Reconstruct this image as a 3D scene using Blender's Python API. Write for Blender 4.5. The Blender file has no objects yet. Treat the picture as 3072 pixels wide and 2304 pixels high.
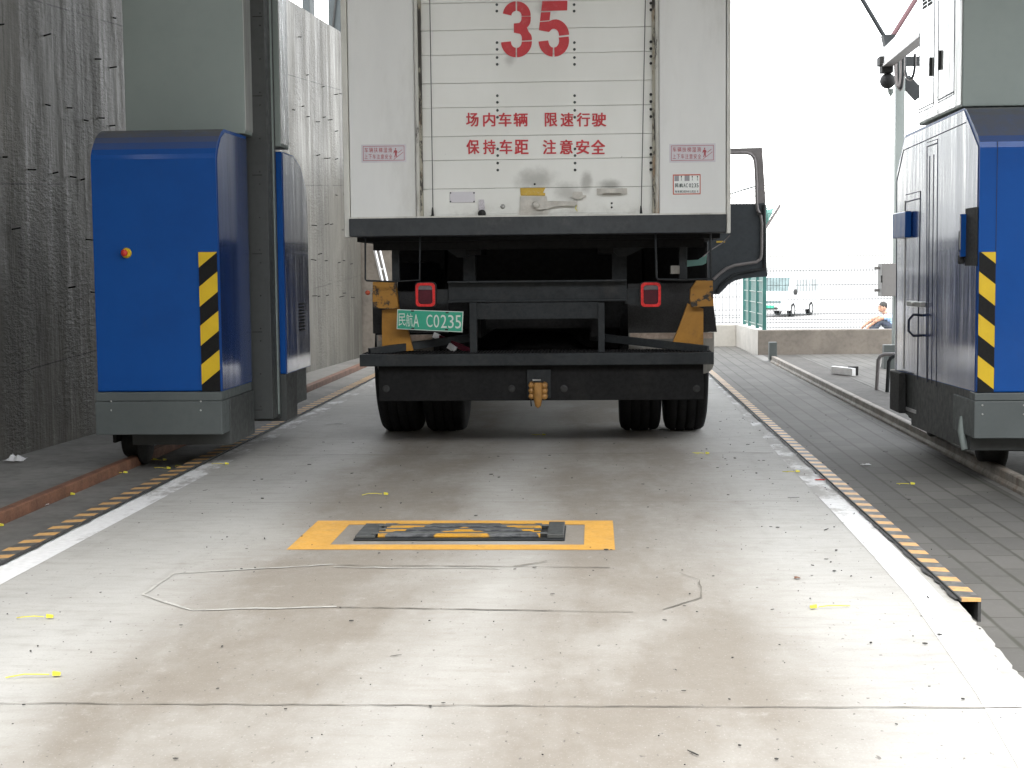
import bpy, math, random
from mathutils import Vector, Matrix
R = math.radians
rnd = random.Random(7)
sc = bpy.context.scene
COL = sc.collection
# ------------------------------------------------------------------ camera
F, CX, CY, H = 4350.0, 1536.0, 1152.0, 1.145          # focal length and centre in photo pixels, eye height
yv = Vector((244, 346, F)).normalized()
xv = Vector((1, .0057, 0)); xv.z = -(xv.x*yv.x + xv.y*yv.y)/yv.z; xv.normalize()
zv = xv.cross(yv)
if zv.y < 0: zv = -zv
cam = bpy.data.objects.new('camera', bpy.data.cameras.new('camera'))
COL.objects.link(cam); sc.camera = cam
cam.data.sensor_width = 36; cam.data.lens = F/3072*36
cam.data.clip_start = .05; cam.data.clip_end = 6000
rm = Matrix(((xv.x, xv.y, -xv.z), (yv.x, yv.y, -yv.z), (zv.x, zv.y, -zv.z)))
cam.matrix_world = Matrix.Translation((0, 0, H)) @ rm.to_4x4()
# ------------------------------------------------------------------ sky, sun, exposure
SUN_EL, SUN_AZ = 60, 184          # azimuth: direction the light comes from, clockwise from +Y
w = bpy.data.worlds.new("World"); sc.world = w; w.use_nodes = True
nt = w.node_tree; bg = nt.nodes['Background']
sky = nt.nodes.new('ShaderNodeTexSky'); sky.sky_type = 'NISHITA'; sky.sun_disc = False
sky.sun_elevation = R(SUN_EL); sky.sun_rotation = R(SUN_AZ); sky.dust_density = 1.5; sky.air_density = 1.3; sky.ozone_density = .6
hs = nt.nodes.new('ShaderNodeHueSaturation'); hs.inputs['Saturation'].default_value = .15; nt.links.new(sky.outputs[0], hs.inputs['Color']); nt.links.new(hs.outputs[0], bg.inputs[0])   # milky overcast; bg.inputs[1].default_value = .06
sun = bpy.data.objects.new('sun', bpy.data.lights.new('sun', 'SUN')); COL.objects.link(sun)
sun.data.energy = 1.5; sun.data.angle = R(20); sun.data.color = (1, .96, .9)
d = Vector((math.sin(R(SUN_AZ))*math.cos(R(SUN_EL)), math.cos(R(SUN_AZ))*math.cos(R(SUN_EL)), math.sin(R(SUN_EL))))
sun.rotation_euler = d.to_track_quat('Z', 'Y').to_euler()
sc.view_settings.view_transform = 'Standard'; sc.view_settings.look = 'None'
sc.view_settings.exposure = 0.0; sc.view_settings.gamma = 1.0
sc.render.engine = 'CYCLES'
sc.cycles.max_bounces = 8; sc.cycles.diffuse_bounces = 5; sc.cycles.use_denoising = True

# ------------------------------------------------------------------ photo pixel -> point on a real plane
EYE = Vector((0, 0, H))
def ray(px, py):
    c = Vector((px-CX, CY-py, F)); return Vector((c.dot(xv), c.dot(yv), c.dot(zv)))
def gz(px, py, z=0.0):
    q = ray(px, py); return EYE + q*((z-H)/q.z)
def fy(px, py, y):
    q = ray(px, py); return EYE + q*(y/q.y)
def fx(px, py, x):
    q = ray(px, py); return EYE + q*(x/q.x)
def rect(x0, y0, x1, y1, Y):
    a, b = fy(x0, y0, Y), fy(x1, y1, Y); c, e = fy(x0, y1, Y), fy(x1, y0, Y)
    return ((a.x+c.x)/2, (b.x+e.x)/2, (b.z+c.z)/2, (a.z+e.z)/2)      # X0, X1, Z0, Z1

# ------------------------------------------------------------------ materials
class NT:
    def __init__(s, name):
        s.m = bpy.data.materials.new(name); s.m.use_nodes = True; s.t = s.m.node_tree
        s.b = s.t.nodes['Principled BSDF']; s.L = s.t.links.new
        s.pos = s.t.nodes.new('ShaderNodeNewGeometry').outputs['Position']
    def n(s, k, **kw):
        x = s.t.nodes.new(k)
        for a, v in kw.items(): setattr(x, a, v)
        return x
    def val(s, v, sock):
        if hasattr(v, 'links') or isinstance(v, bpy.types.NodeSocket): s.L(v, sock)
        else: sock.default_value = v
    def math(s, op, a, b=0.0, c=None):
        x = s.n('ShaderNodeMath', operation=op); s.val(a, x.inputs[0]); s.val(b, x.inputs[1])
        if c is not None: s.val(c, x.inputs[2])
        return x.outputs[0]
    def xyz(s):
        x = s.n('ShaderNodeSeparateXYZ'); s.L(s.pos, x.inputs[0]); return x.outputs
    def noise(s, scale, detail=5, rough=.6, stretch=(1, 1, 1), off=(0, 0, 0), dist=0):
        mp = s.n('ShaderNodeMapping'); s.L(s.pos, mp.inputs[0]); mp.inputs['Scale'].default_value = stretch; mp.inputs['Location'].default_value = off
        x = s.n('ShaderNodeTexNoise'); s.L(mp.outputs[0], x.inputs['Vector'])
        x.inputs['Scale'].default_value = scale; x.inputs['Detail'].default_value = detail; x.inputs['Roughness'].default_value = rough; x.inputs['Distortion'].default_value = dist
        return x.outputs['Fac']
    def ramp(s, v, lo, hi, a=0.0, b=1.0):
        x = s.n('ShaderNodeMapRange', interpolation_type='SMOOTHSTEP'); s.val(v, x.inputs[0])
        x.inputs[1].default_value = lo; x.inputs[2].default_value = hi; x.inputs[3].default_value = a; x.inputs[4].default_value = b
        return x.outputs[0]
    def mix(s, f, a, b, mode='MIX'):
        x = s.n('ShaderNodeMix', data_type='RGBA', blend_type=mode); s.val(f, x.inputs[0])
        for v, k in ((a, 6), (b, 7)):
            if isinstance(v, tuple): x.inputs[k].default_value = (*v, 1)
            else: s.L(v, x.inputs[k])
        return x.outputs[2]
    def bump(s, h, strength=.3, dist=.01, base=None):
        x = s.n('ShaderNodeBump'); s.L(h, x.inputs['Height']); x.inputs['Strength'].default_value = strength; x.inputs['Distance'].default_value = dist
        if base is not None: s.L(base, x.inputs['Normal'])
        s.L(x.outputs[0], s.b.inputs['Normal']); return x.outputs[0]
    def out(s, col=None, rough=None, metal=None, coat=None, spec=None, coat_rough=.05):
        if col is not None:
            if isinstance(col, tuple): s.b.inputs['Base Color'].default_value = (*col, 1)
            else: s.L(col, s.b.inputs['Base Color'])
        if rough is not None: s.val(rough, s.b.inputs['Roughness'])
        if metal is not None: s.b.inputs['Metallic'].default_value = metal
        if coat is not None: s.b.inputs['Coat Weight'].default_value = coat; s.b.inputs['Coat Roughness'].default_value = coat_rough
        if spec is not None: s.b.inputs['Specular IOR Level'].default_value = spec
        return s.m
def lum(c, k): return tuple(v*k for v in c)
def paint(name, c, rough=.45, var=.18, scale=3.0, metal=0, coat=0, spec=.5, bump=0, bscale=60, dirt=None, stretch=(1, 1, 1), coat_rough=.05):
    s = NT(name); a = s.noise(scale, 6, .65, stretch); b = s.noise(scale*9, 3, .6, stretch, (3, 1, 7))
    col = s.mix(s.ramp(a, .3, .7), lum(c, 1-var), lum(c, 1+var*.6))
    col = s.mix(s.ramp(b, .45, .75, 0, .35), col, lum(c, 1-var*1.4))
    if dirt:
        dcol, amount, dscale = dirt
        col = s.mix(s.ramp(s.noise(dscale, 8, .7, stretch, (9, 2, 4)), .5, .78, 0, amount), col, dcol)
    if bump: s.bump(s.noise(bscale, 4, .6), bump, .004)
    return s.out(col, s.ramp(b, .2, .8, max(rough-.1, .03), rough+.12), metal, coat, spec, coat_rough)
M = {}
# lane concrete: pale slab, brown tyre staining in two bands, fine pitting and dark specks
s = NT('lane_concrete'); X, Y, Z = s.xyz()
big = s.noise(.9, 6, .6); fine = s.noise(22, 9, .75, (.7, .6, 1)); mott = s.noise(6, 8, .75, (.8, .8, 1), (1, 8, 2)); streak = s.noise(5, 6, .65, (1.0, 4.0, 1)); speck = s.noise(60, 2, .5, (1, .5, 1)); grit = s.noise(150, 3, .7, (1, .6, 1)); ln = s.noise(2.2, 5, .6, (3.5, .35, 1))
wob = s.math('MULTIPLY_ADD', s.noise(.7, 4, .6, (1, .5, 1), (5, 5, 0)), .7, -.35)
xw = s.math('ADD', X, wob)
t1 = s.ramp(s.math('ABSOLUTE', s.math('ADD', xw, 1.02)), .10, .62, 1, 0)
t2 = s.ramp(s.math('ABSOLUTE', s.math('ADD', xw, -.22)), .12, .66, 1, 0)
t3 = s.ramp(s.math('ABSOLUTE', s.math('ADD', xw, .4)), .2, 1.3, .35, 0)
band = s.math('MINIMUM', s.math('ADD', s.math('MAXIMUM', t1, t2), t3), 1.0)
band = s.math('MULTIPLY', band, s.ramp(s.noise(1.3, 6, .7, (1.5, .7, 1), (2, 7, 0)), .3, .6, .55, 1))
col = s.mix(s.ramp(big, .3, .7), (.385, .378, .355), (.445, .438, .41))
col = s.mix(s.math('MULTIPLY', band, .95), col, (.20, .175, .142))
col = s.mix(s.ramp(streak, .42, .75, 0, .38), col, (.24, .215, .18))
col = s.mix(s.ramp(ln, .5, .8, 0, .3), col, (.23, .21, .185))
col = s.mix(s.ramp(fine, .55, .8, 0, .45), col, (.47, .46, .43))
col = s.mix(s.ramp(fine, .42, .2, 0, .4), col, (.2, .18, .155))
col = s.mix(s.ramp(mott, .56, .76, 0, .4), col, (.49, .48, .45))
col = s.mix(s.ramp(mott, .45, .28, 0, .4), col, (.22, .2, .17))
col = s.mix(s.ramp(speck, .68, .74, 0, .8), col, (.10, .09, .08))
col = s.mix(s.ramp(s.noise(7, 4, .6, (1, .6, 1), (4, 0, 8)), .74, .79, 0, .75), col, (.13, .105, .085))
col = s.mix(s.ramp(grit, .54, .72, 0, .45), col, (.24, .225, .195))
col = s.mix(s.ramp(grit, .44, .28, 0, .35), col, (.52, .51, .48))
s.bump(fine, .12, .004); M['lane'] = s.out(col, s.ramp(fine, .3, .7, .62, .85))
M['floor'] = paint('grey_screed', (.17, .165, .152), .75, .25, 1.6, bump=.15, dirt=((.08, .075, .068), .6, 3))
M['strip'] = paint('rail_strip_concrete', (.085, .08, .072), .8, .25, 2.5, bump=.1, spec=.3)
M['apron'] = paint('apron_concrete', (.24, .235, .228), .85, .1, .3)
# pavers
s = NT('grey_pavers'); br = s.n('ShaderNodeTexBrick'); mp = s.n('ShaderNodeMapping'); s.L(s.pos, mp.inputs[0])
mp.inputs['Rotation'].default_value = (0, 0, R(90)); s.L(mp.outputs[0], br.inputs['Vector'])
br.offset = .5; br.inputs['Scale'].default_value = 1; br.inputs['Brick Width'].default_value = .27; br.inputs['Row Height'].default_value = .135
br.inputs['Mortar Size'].default_value = .006; br.inputs['Mortar Smooth'].default_value = .4; br.inputs['Bias'].default_value = 0
br.inputs['Color1'].default_value = (.092, .088, .080, 1); br.inputs['Color2'].default_value = (.124, .118, .107, 1); br.inputs['Mortar'].default_value = (.06, .058, .045, 1)
X, Y, Z = s.xyz(); rowline = s.math('ABSOLUTE', s.math('ADD', s.math('FRACT', s.math('DIVIDE', X, .135)), -.5))
n1 = s.noise(1.2, 6, .6); n2 = s.noise(30, 5, .7)
col = s.mix(s.ramp(n1, .3, .7), br.outputs['Color'], s.mix(1.0, br.outputs['Color'], (.80, .80, .78), 'MULTIPLY'))
col = s.mix(s.ramp(n2, .5, .8, 0, .35), col, (.15, .146, .135))
col = s.mix(s.math('MULTIPLY', s.ramp(rowline, .405, .465), s.ramp(s.noise(4, 3, .6), .35, .6, .25, .9)), col, (.045, .045, .032))
s.bump(br.outputs['Fac'], -.4, .004); M['paver'] = s.out(col, .8)
# board marked concrete wall: glossy skin, vertical board streaks, broken horizontal ripples
s = NT('cast_concrete'); X, Y, Z = s.xyz()
a = s.noise(1.1, 8, .72, (1, 1, .45)); ver = s.noise(7, 6, .72, (1, 1, .05)); rip = s.noise(24, 5, .7, (1, .55, 1.6)); ble = s.noise(3.2, 7, .72, (1, 1, .16), (2, 2, 1)); pat = s.noise(1.6, 4, .6, (1, 1, .6), (7, 1, 3))
col = s.mix(s.ramp(a, .28, .72), (.075, .071, .060), (.150, .142, .12))
col = s.mix(s.ramp(ver, .5, .72, 0, .55), col, (.19, .18, .155))
col = s.mix(s.ramp(ble, .52, .72, 0, .45), col, (.055, .052, .045))
col = s.mix(s.ramp(s.noise(40, 4, .6, (1, 1, .5)), .62, .75, 0, .5), col, (.045, .042, .036))
bl = s.math('FRACT', s.math('DIVIDE', Y, .92)); seam = s.ramp(s.math('ABSOLUTE', s.math('ADD', bl, -.5)), .4945, .4985)
hl = s.math('FRACT', s.math('DIVIDE', s.math('ADD', Z, s.math('MULTIPLY', Y, -.055)), 1.22)); hsm = s.ramp(s.math('ABSOLUTE', s.math('ADD', hl, -.5)), .4945, .498)
seam = s.math('MULTIPLY', s.math('MAXIMUM', seam, hsm), s.ramp(s.noise(2, 4, .6), .4, .55, .15, .9))
col = s.mix(seam, col, (.035, .032, .027))
m_ = s.ramp(pat, .36, .68, .15, 1)
hgt = s.math('ADD', s.math('MULTIPLY', s.math('MULTIPLY', rip, m_), 1.6), s.math('MULTIPLY', ver, .7))
hgt = s.math('ADD', hgt, s.math('MULTIPLY', s.noise(3, 5, .6, (1, 1, .12), (1, 5, 2)), .6))
s.bump(hgt, .62, .026); M['wall'] = s.out(col, s.ramp(ver, .35, .7, .68, .42), spec=.4)
M['plain_concrete'] = paint('rendered_concrete', (.165, .145, .122), .85, .28, 2.2, bump=.15, dirt=((.17, .15, .125), .5, 3))
M['pale_concrete'] = paint('pale_concrete', (.45, .43, .39), .85, .15, 2.2, bump=.1)
s = NT('worn_white_line'); X, Y, Z = s.xyz()
wearn = s.math('ADD', s.noise(5, 8, .72, (1, .5, 1)), s.ramp(Y, 4.0, 9.5, -.17, .10))
col = s.mix(s.ramp(s.noise(30, 4, .6), .3, .7), (.68, .68, .67), (.78, .78, .77))
M['edge_white'] = s.out(s.mix(s.ramp(wearn, .46, .62, 0, .85), col, (.30, .285, .26)), .75)
M['pit_yellow'] = paint('worn_yellow_line', (.62, .33, .055), .65, .12, 6, dirt=((.33, .22, .10), .6, 9))
M['groove'] = paint('dark_joint', (.16, .145, .12), .9, .4, 8)
M['groove_pale'] = paint('pale_joint', (.43, .42, .385), .9, .25, 20)
# kerb angle striped along its length
s = NT('striped_kerb'); X, Y, Z = s.xyz()
u = s.math('FRACT', s.math('DIVIDE', s.math('ADD', Y, s.math('MULTIPLY', s.math('ABSOLUTE', X), .25)), .166))
st = s.ramp(s.math('ABSOLUTE', s.math('ADD', u, -.5)), .215, .235, 1, 0)
col = s.mix(s.ramp(s.noise(20, 5, .7), .35, .75, 0, .8), (.62, .36, .13), (.40, .25, .13))
blk = s.mix(s.ramp(s.noise(25, 5, .7), .4, .7), (.075, .075, .070), (.17, .165, .15))
M['kerb'] = s.out(s.mix(s.math('MULTIPLY', st, s.ramp(s.noise(40, 4, .7, (1, 1, 1), (3, 3, 3)), .3, .42, .55, 1)), blk, col), .55, spec=.3)
M['kerb_dark'] = paint('kerb_steel', (.05, .05, .048), .6, .3, 9)
M['rust'] = paint('rusty_rail', (.17, .078, .044), .7, .35, 12, dirt=((.09, .045, .03), .7, 16))
M['rail_grey'] = paint('worn_rail', (.26, .235, .20), .65, .35, 10, spec=.3, dirt=((.16, .09, .05), .8, 4))
# cabinets
s = NT('blue_enamel'); n = s.noise(2, 6, .65); n2 = s.noise(14, 7, .7, (1, 1, .5))
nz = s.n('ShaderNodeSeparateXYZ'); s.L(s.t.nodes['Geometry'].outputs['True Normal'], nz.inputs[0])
col = s.mix(s.ramp(n, .3, .7), (.0036, .054, .23), (.0043, .063, .262))
col = s.mix(s.ramp(n2, .55, .8, 0, .10), col, (.05, .075, .13))
top_sheen = s.math('MULTIPLY', s.ramp(nz.outputs[2], .45, .93), s.ramp(n2, .25, .6, .75, .95))
col = s.mix(top_sheen, col, (.095, .092, .083))  # roof reflection on up-facing slopes, put into the colour as grey
M['blue'] = s.out(col, s.math('ADD', s.ramp(n2, .3, .7, .42, .58), s.math('MULTIPLY', top_sheen, .3)), 0, .45, .1, .13)
s = NT('blue_gloss_side'); n = s.noise(2.2, 4, .55, (1, 1.6, .22)); n2 = s.noise(22, 3, .6, (1, 1, .12))
s.bump(s.math('ADD', n, s.math('MULTIPLY', n2, .012)), .14, .10)
M['blue_side'] = s.out(s.mix(s.ramp(n, .3, .7), (.012, .035, .13), (.016, .05, .19)), s.ramp(n2, .3, .7, .16, .26), 0, 1.0, .8, .11)
s = NT('grey_sky_sheen_side'); n = s.noise(2.4, 4, .55, (1, 1.6, .3)); n2 = s.noise(22, 3, .6, (1, 1, .12))
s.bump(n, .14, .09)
M['grey_side'] = s.out(s.mix(s.ramp(n2, .3, .7), (.40, .41, .39), (.46, .47, .45)), s.ramp(n2, .3, .7, .12, .22), 0, .9, .8, .08)  # base colour raised to carry the sky reflection on the tower sides
M['tower'] = paint('grey_green_enamel', (.225, .262, .245), .5, .05, 1.2)
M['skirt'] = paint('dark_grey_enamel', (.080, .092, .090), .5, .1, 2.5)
M['skirt_dark'] = paint('deep_grey_enamel', (.048, .052, .05), .55, .12, 2.5)  # one even darker grey for column plates, lower boxes and frames
M['hblack'] = paint('hazard_black', (.006, .006, .0055), .6, .2, 8, spec=.25)
M['hyellow'] = paint('hazard_yellow', (.60, .40, .012), .45, .06, 8)
M['black'] = paint('black_rubber', (.016, .016, .016), .7, .35, 12)
M['line'] = paint('panel_gap', (.008, .012, .03), .6, .2, 5)
M['steel'] = paint('bare_steel', (.42, .42, .40), .4, .2, 8, metal=.7)
M['rivet'] = paint('dull_rivet', (.055, .065, .06), .5, .3, 30)
M['machine'] = paint('machine_black', (.018, .018, .017), .75, .35, 7)
M['red_plastic'] = paint('red_plastic', (.55, .035, .02), .4, .1, 9)
# truck
M['white'] = paint('truck_white', (.70, .705, .68), .45, .05, 1.5, dirt=((.34, .33, .275), .35, 2.2), stretch=(1, 1, .3))
M['trim'] = paint('pale_trim', (.60, .595, .54), .5, .12, 4, dirt=((.20, .18, .14), .7, 7), stretch=(1, 1, .3))
s = NT('roller_slats'); X, Y, Z = s.xyz()
def blob(cx, cz, rx, rz):
    dx = s.math('DIVIDE', s.math('ADD', X, -cx), rx); dz = s.math('DIVIDE', s.math('ADD', Z, -cz), rz)
    rr = s.math('SQRT', s.math('ADD', s.math('MULTIPLY', dx, dx), s.math('MULTIPLY', dz, dz)))
    return s.ramp(s.math('ADD', rr, s.math('MULTIPLY_ADD', s.noise(9, 6, .7), 1.1, -.55)), .15, 1.05, 1, 0)
g = s.noise(1.4, 5, .6, (1, 1, .5))
col = s.mix(s.ramp(g, .3, .7), (.67, .675, .63), (.74, .745, .705))
P = [fy(1605, 540, 9.23), fy(1700, 575, 9.23), fy(1830, 555, 9.23), fy(1760, 545, 9.23), fy(1595, 640, 9.23), fy(1640, 20, 9.23), fy(1530, 178, 9.23)]
for p, rx, rz, kk, cc in ((P[0], .17, .10, .55, (.17, .165, .14)), (P[1], .12, .08, .45, (.2, .19, .165)), (P[2], .10, .05, .6, (.15, .14, .12)), (P[3], .05, .09, .55, (.16, .15, .13)), (P[4], .11, .06, .7, (.30, .17, .08)), (P[5], .09, .07, .5, (.17, .165, .15)), (P[6], .05, .06, .4, (.2, .19, .17))):
    col = s.mix(s.math('MULTIPLY', blob(p.x, p.z, rx, rz), kk), col, cc)
col = s.mix(s.ramp(s.noise(35, 3, .6), .72, .78, 0, .5), col, (.25, .24, .2))
low = s.ramp(Z, 1.47, 1.60, 1, 0)
col = s.mix(s.math('MULTIPLY', low, s.ramp(s.noise(6, 6, .7), .4, .7, .05, .5)), col, (.26, .24, .19))
M['slat'] = s.out(col, .45)
s = NT('flaking_seal'); f = s.ramp(s.noise(6, 8, .75, (2, 1, .55)), .46, .54); f2 = s.ramp(s.noise(11, 6, .7, (1, 1, .5), (4, 4, 1)), .5, .62)
M['seal_black'] = s.out(s.mix(f, s.mix(f2, (.36, .345, .28), (.27, .20, .13)), (.045, .042, .036)), .7)
s = NT('flaking_post'); f = s.ramp(s.noise(7, 8, .75, (2.5, 1, .4)), .56, .63); f2 = s.ramp(s.noise(9, 6, .7, (1, 1, .3), (4, 4, 1)), .5, .7); f3 = s.ramp(s.xyz()[2], 1.48, 1.85, 1, 0)
c_ = s.mix(f2, (.50, .495, .45), (.33, .315, .265)); c_ = s.mix(s.math('MULTIPLY', f3, s.ramp(s.noise(8, 5, .7, (2, 1, .3), (1, 3, 3)), .45, .65, 0, .8)), c_, (.24, .15, .075))
M['post_flake'] = s.out(s.mix(f, c_, (.07, .065, .055)), .6)
M['red'] = paint('red_lettering', (.50, .032, .040), .5, .1, 14, dirt=((.50, .25, .24), .35, 20))
M['darkred'] = paint('faded_red', (.40, .09, .10), .6, .1, 20)
M['sticker'] = paint('sticker_white', (.58, .565, .59), .5, .04, 5)
M['sticker2'] = paint('label_white', (.76, .78, .75), .5, .04, 5)
M['orange'] = paint('orange_border', (.52, .10, .05), .5, .08, 9)
M['ink'] = paint('dark_green_ink', (.03, .055, .05), .6, .1, 9)
M['greyblock'] = paint('grey_print', (.30, .30, .31), .6, .06, 9)
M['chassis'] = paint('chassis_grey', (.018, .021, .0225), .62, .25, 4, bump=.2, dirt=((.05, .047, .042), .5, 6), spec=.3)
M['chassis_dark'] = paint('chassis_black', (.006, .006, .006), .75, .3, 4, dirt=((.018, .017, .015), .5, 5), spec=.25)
M['sill'] = paint('sill_grey', (.028, .033, .036), .55, .2, 3, dirt=((.11, .108, .10), .5, 6), bump=.1)
M['plate_green'] = paint('plate_green', (.022, .30, .185), .45, .08, 8)
M['plate_white'] = paint('plate_white', (.55, .60, .55), .5, .06, 20)
M['amber'] = paint('ochre_paint', (.36, .165, .012), .5, .14, 6, dirt=((.10, .055, .015), .5, 12))
s = NT('flaking_ochre'); f = s.ramp(s.noise(7, 6, .65), .47, .53)
M['flaking'] = s.out(s.mix(f, (.30, .14, .013), (.016, .014, .012)), .6)
s = NT('lamp_red_rim'); M['lamp_rim'] = s.out(s.mix(s.ramp(s.noise(60, 3), .3, .7), (.72, .035, .035), (.5, .02, .02)), .35, spec=.3)
M['lamp_red'] = paint('lamp_dark_red', (.07, .006, .014), .35, .2, 20, spec=.3)
M['lamp_clear'] = paint('lamp_clear', (.13, .115, .12), .35, .2, 25, spec=.3)
M['panel_grey'] = paint('fender_grey', (.26, .25, .22), .6, .3, 6, dirt=((.11, .09, .07), .6, 8), stretch=(1, 1, .3))
M['fender_rust'] = paint('rusty_edge', (.42, .33, .26), .7, .3, 14, dirt=((.08, .06, .05), .9, 9))
M['tyre'] = paint('tyre', (.012, .012, .012), .9, .25, 10, bump=.2, spec=.25)
M['door_dark'] = paint('door_lining', (.035, .042, .048), .6, .2, 3)
M['door_grey'] = paint('door_grey', (.19, .175, .172), .45, .15, 4)
M['teal'] = paint('teal_plastic', (.26, .52, .46), .5, .1, 8)
M['brass'] = paint('tow_ochre', (.30, .15, .035), .55, .3, 18)
M['handle'] = paint('latch_grey', (.50, .48, .43), .5, .2, 12, dirt=((.30, .19, .12), .5, 10))
M['yel_tag'] = paint('seal_yellow', (.66, .60, .06), .45, .1, 30)
M['label_yellow'] = paint('label_yellow', (.52, .34, .045), .6, .12, 15, dirt=((.55, .53, .5), .8, 14))
M['paper'] = paint('paper', (.66, .66, .66), .6, .1, 20)
M['silver'] = paint('silver_wrap', (.60, .58, .62), .3, .2, 25, metal=.5)
M['chip'] = paint('dark_chip', (.04, .038, .034), .8, .4, 50)
M['fence'] = paint('fence_green', (.035, .13, .115), .5, .15, 6)
M['fence_pale'] = paint('galvanised_wire', (.085, .10, .10), .6, .1, 10, spec=.2)
M['mesh_light'] = paint('pale_green_wire', (.30, .36, .33), .6, .1, 10)
M['glass'] = paint('van_glass', (.11, .145, .145), .4, .3, 1.5, spec=.15)
M['van'] = paint('van_white', (.62, .62, .62), .4, .03, 1, coat=.2)
M['side_glass'] = paint('van_side_reflection', (.30, .32, .32), .4, .2, 1.5, spec=.15)  # pale colour carries the bright reflection in the side windows
M['hub'] = paint('wheel_silver', (.5, .5, .5), .4, .1, 8, metal=.5)
M['skin'] = paint('skin', (.42, .22, .14), .6, .1, 15)
M['hair'] = paint('hair', (.022, .018, .015), .7, .3, 40)
M['shirt'] = paint('shirt_blue', (.33, .48, .74), .8, .1, 12)
M['trouser'] = paint('trousers_navy', (.028, .035, .055), .8, .2, 12)
M['post'] = paint('post_grey', (.20, .225, .215), .5, .08, 3)
M['boxgrey'] = paint('box_grey', (.17, .165, .16), .5, .06, 3)
M['column'] = paint('column_grey', (.055, .064, .066), .6, .1, 3, spec=.2)
M['roof'] = paint('roof_sheet', (.30, .31, .31), .6, .1, 2)
M['alu'] = paint('aluminium', (.62, .62, .62), .35, .12, 8, metal=.4)
M['red_pole'] = paint('red_stay', (.10, .045, .05), .6, .1, 8)

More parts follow.
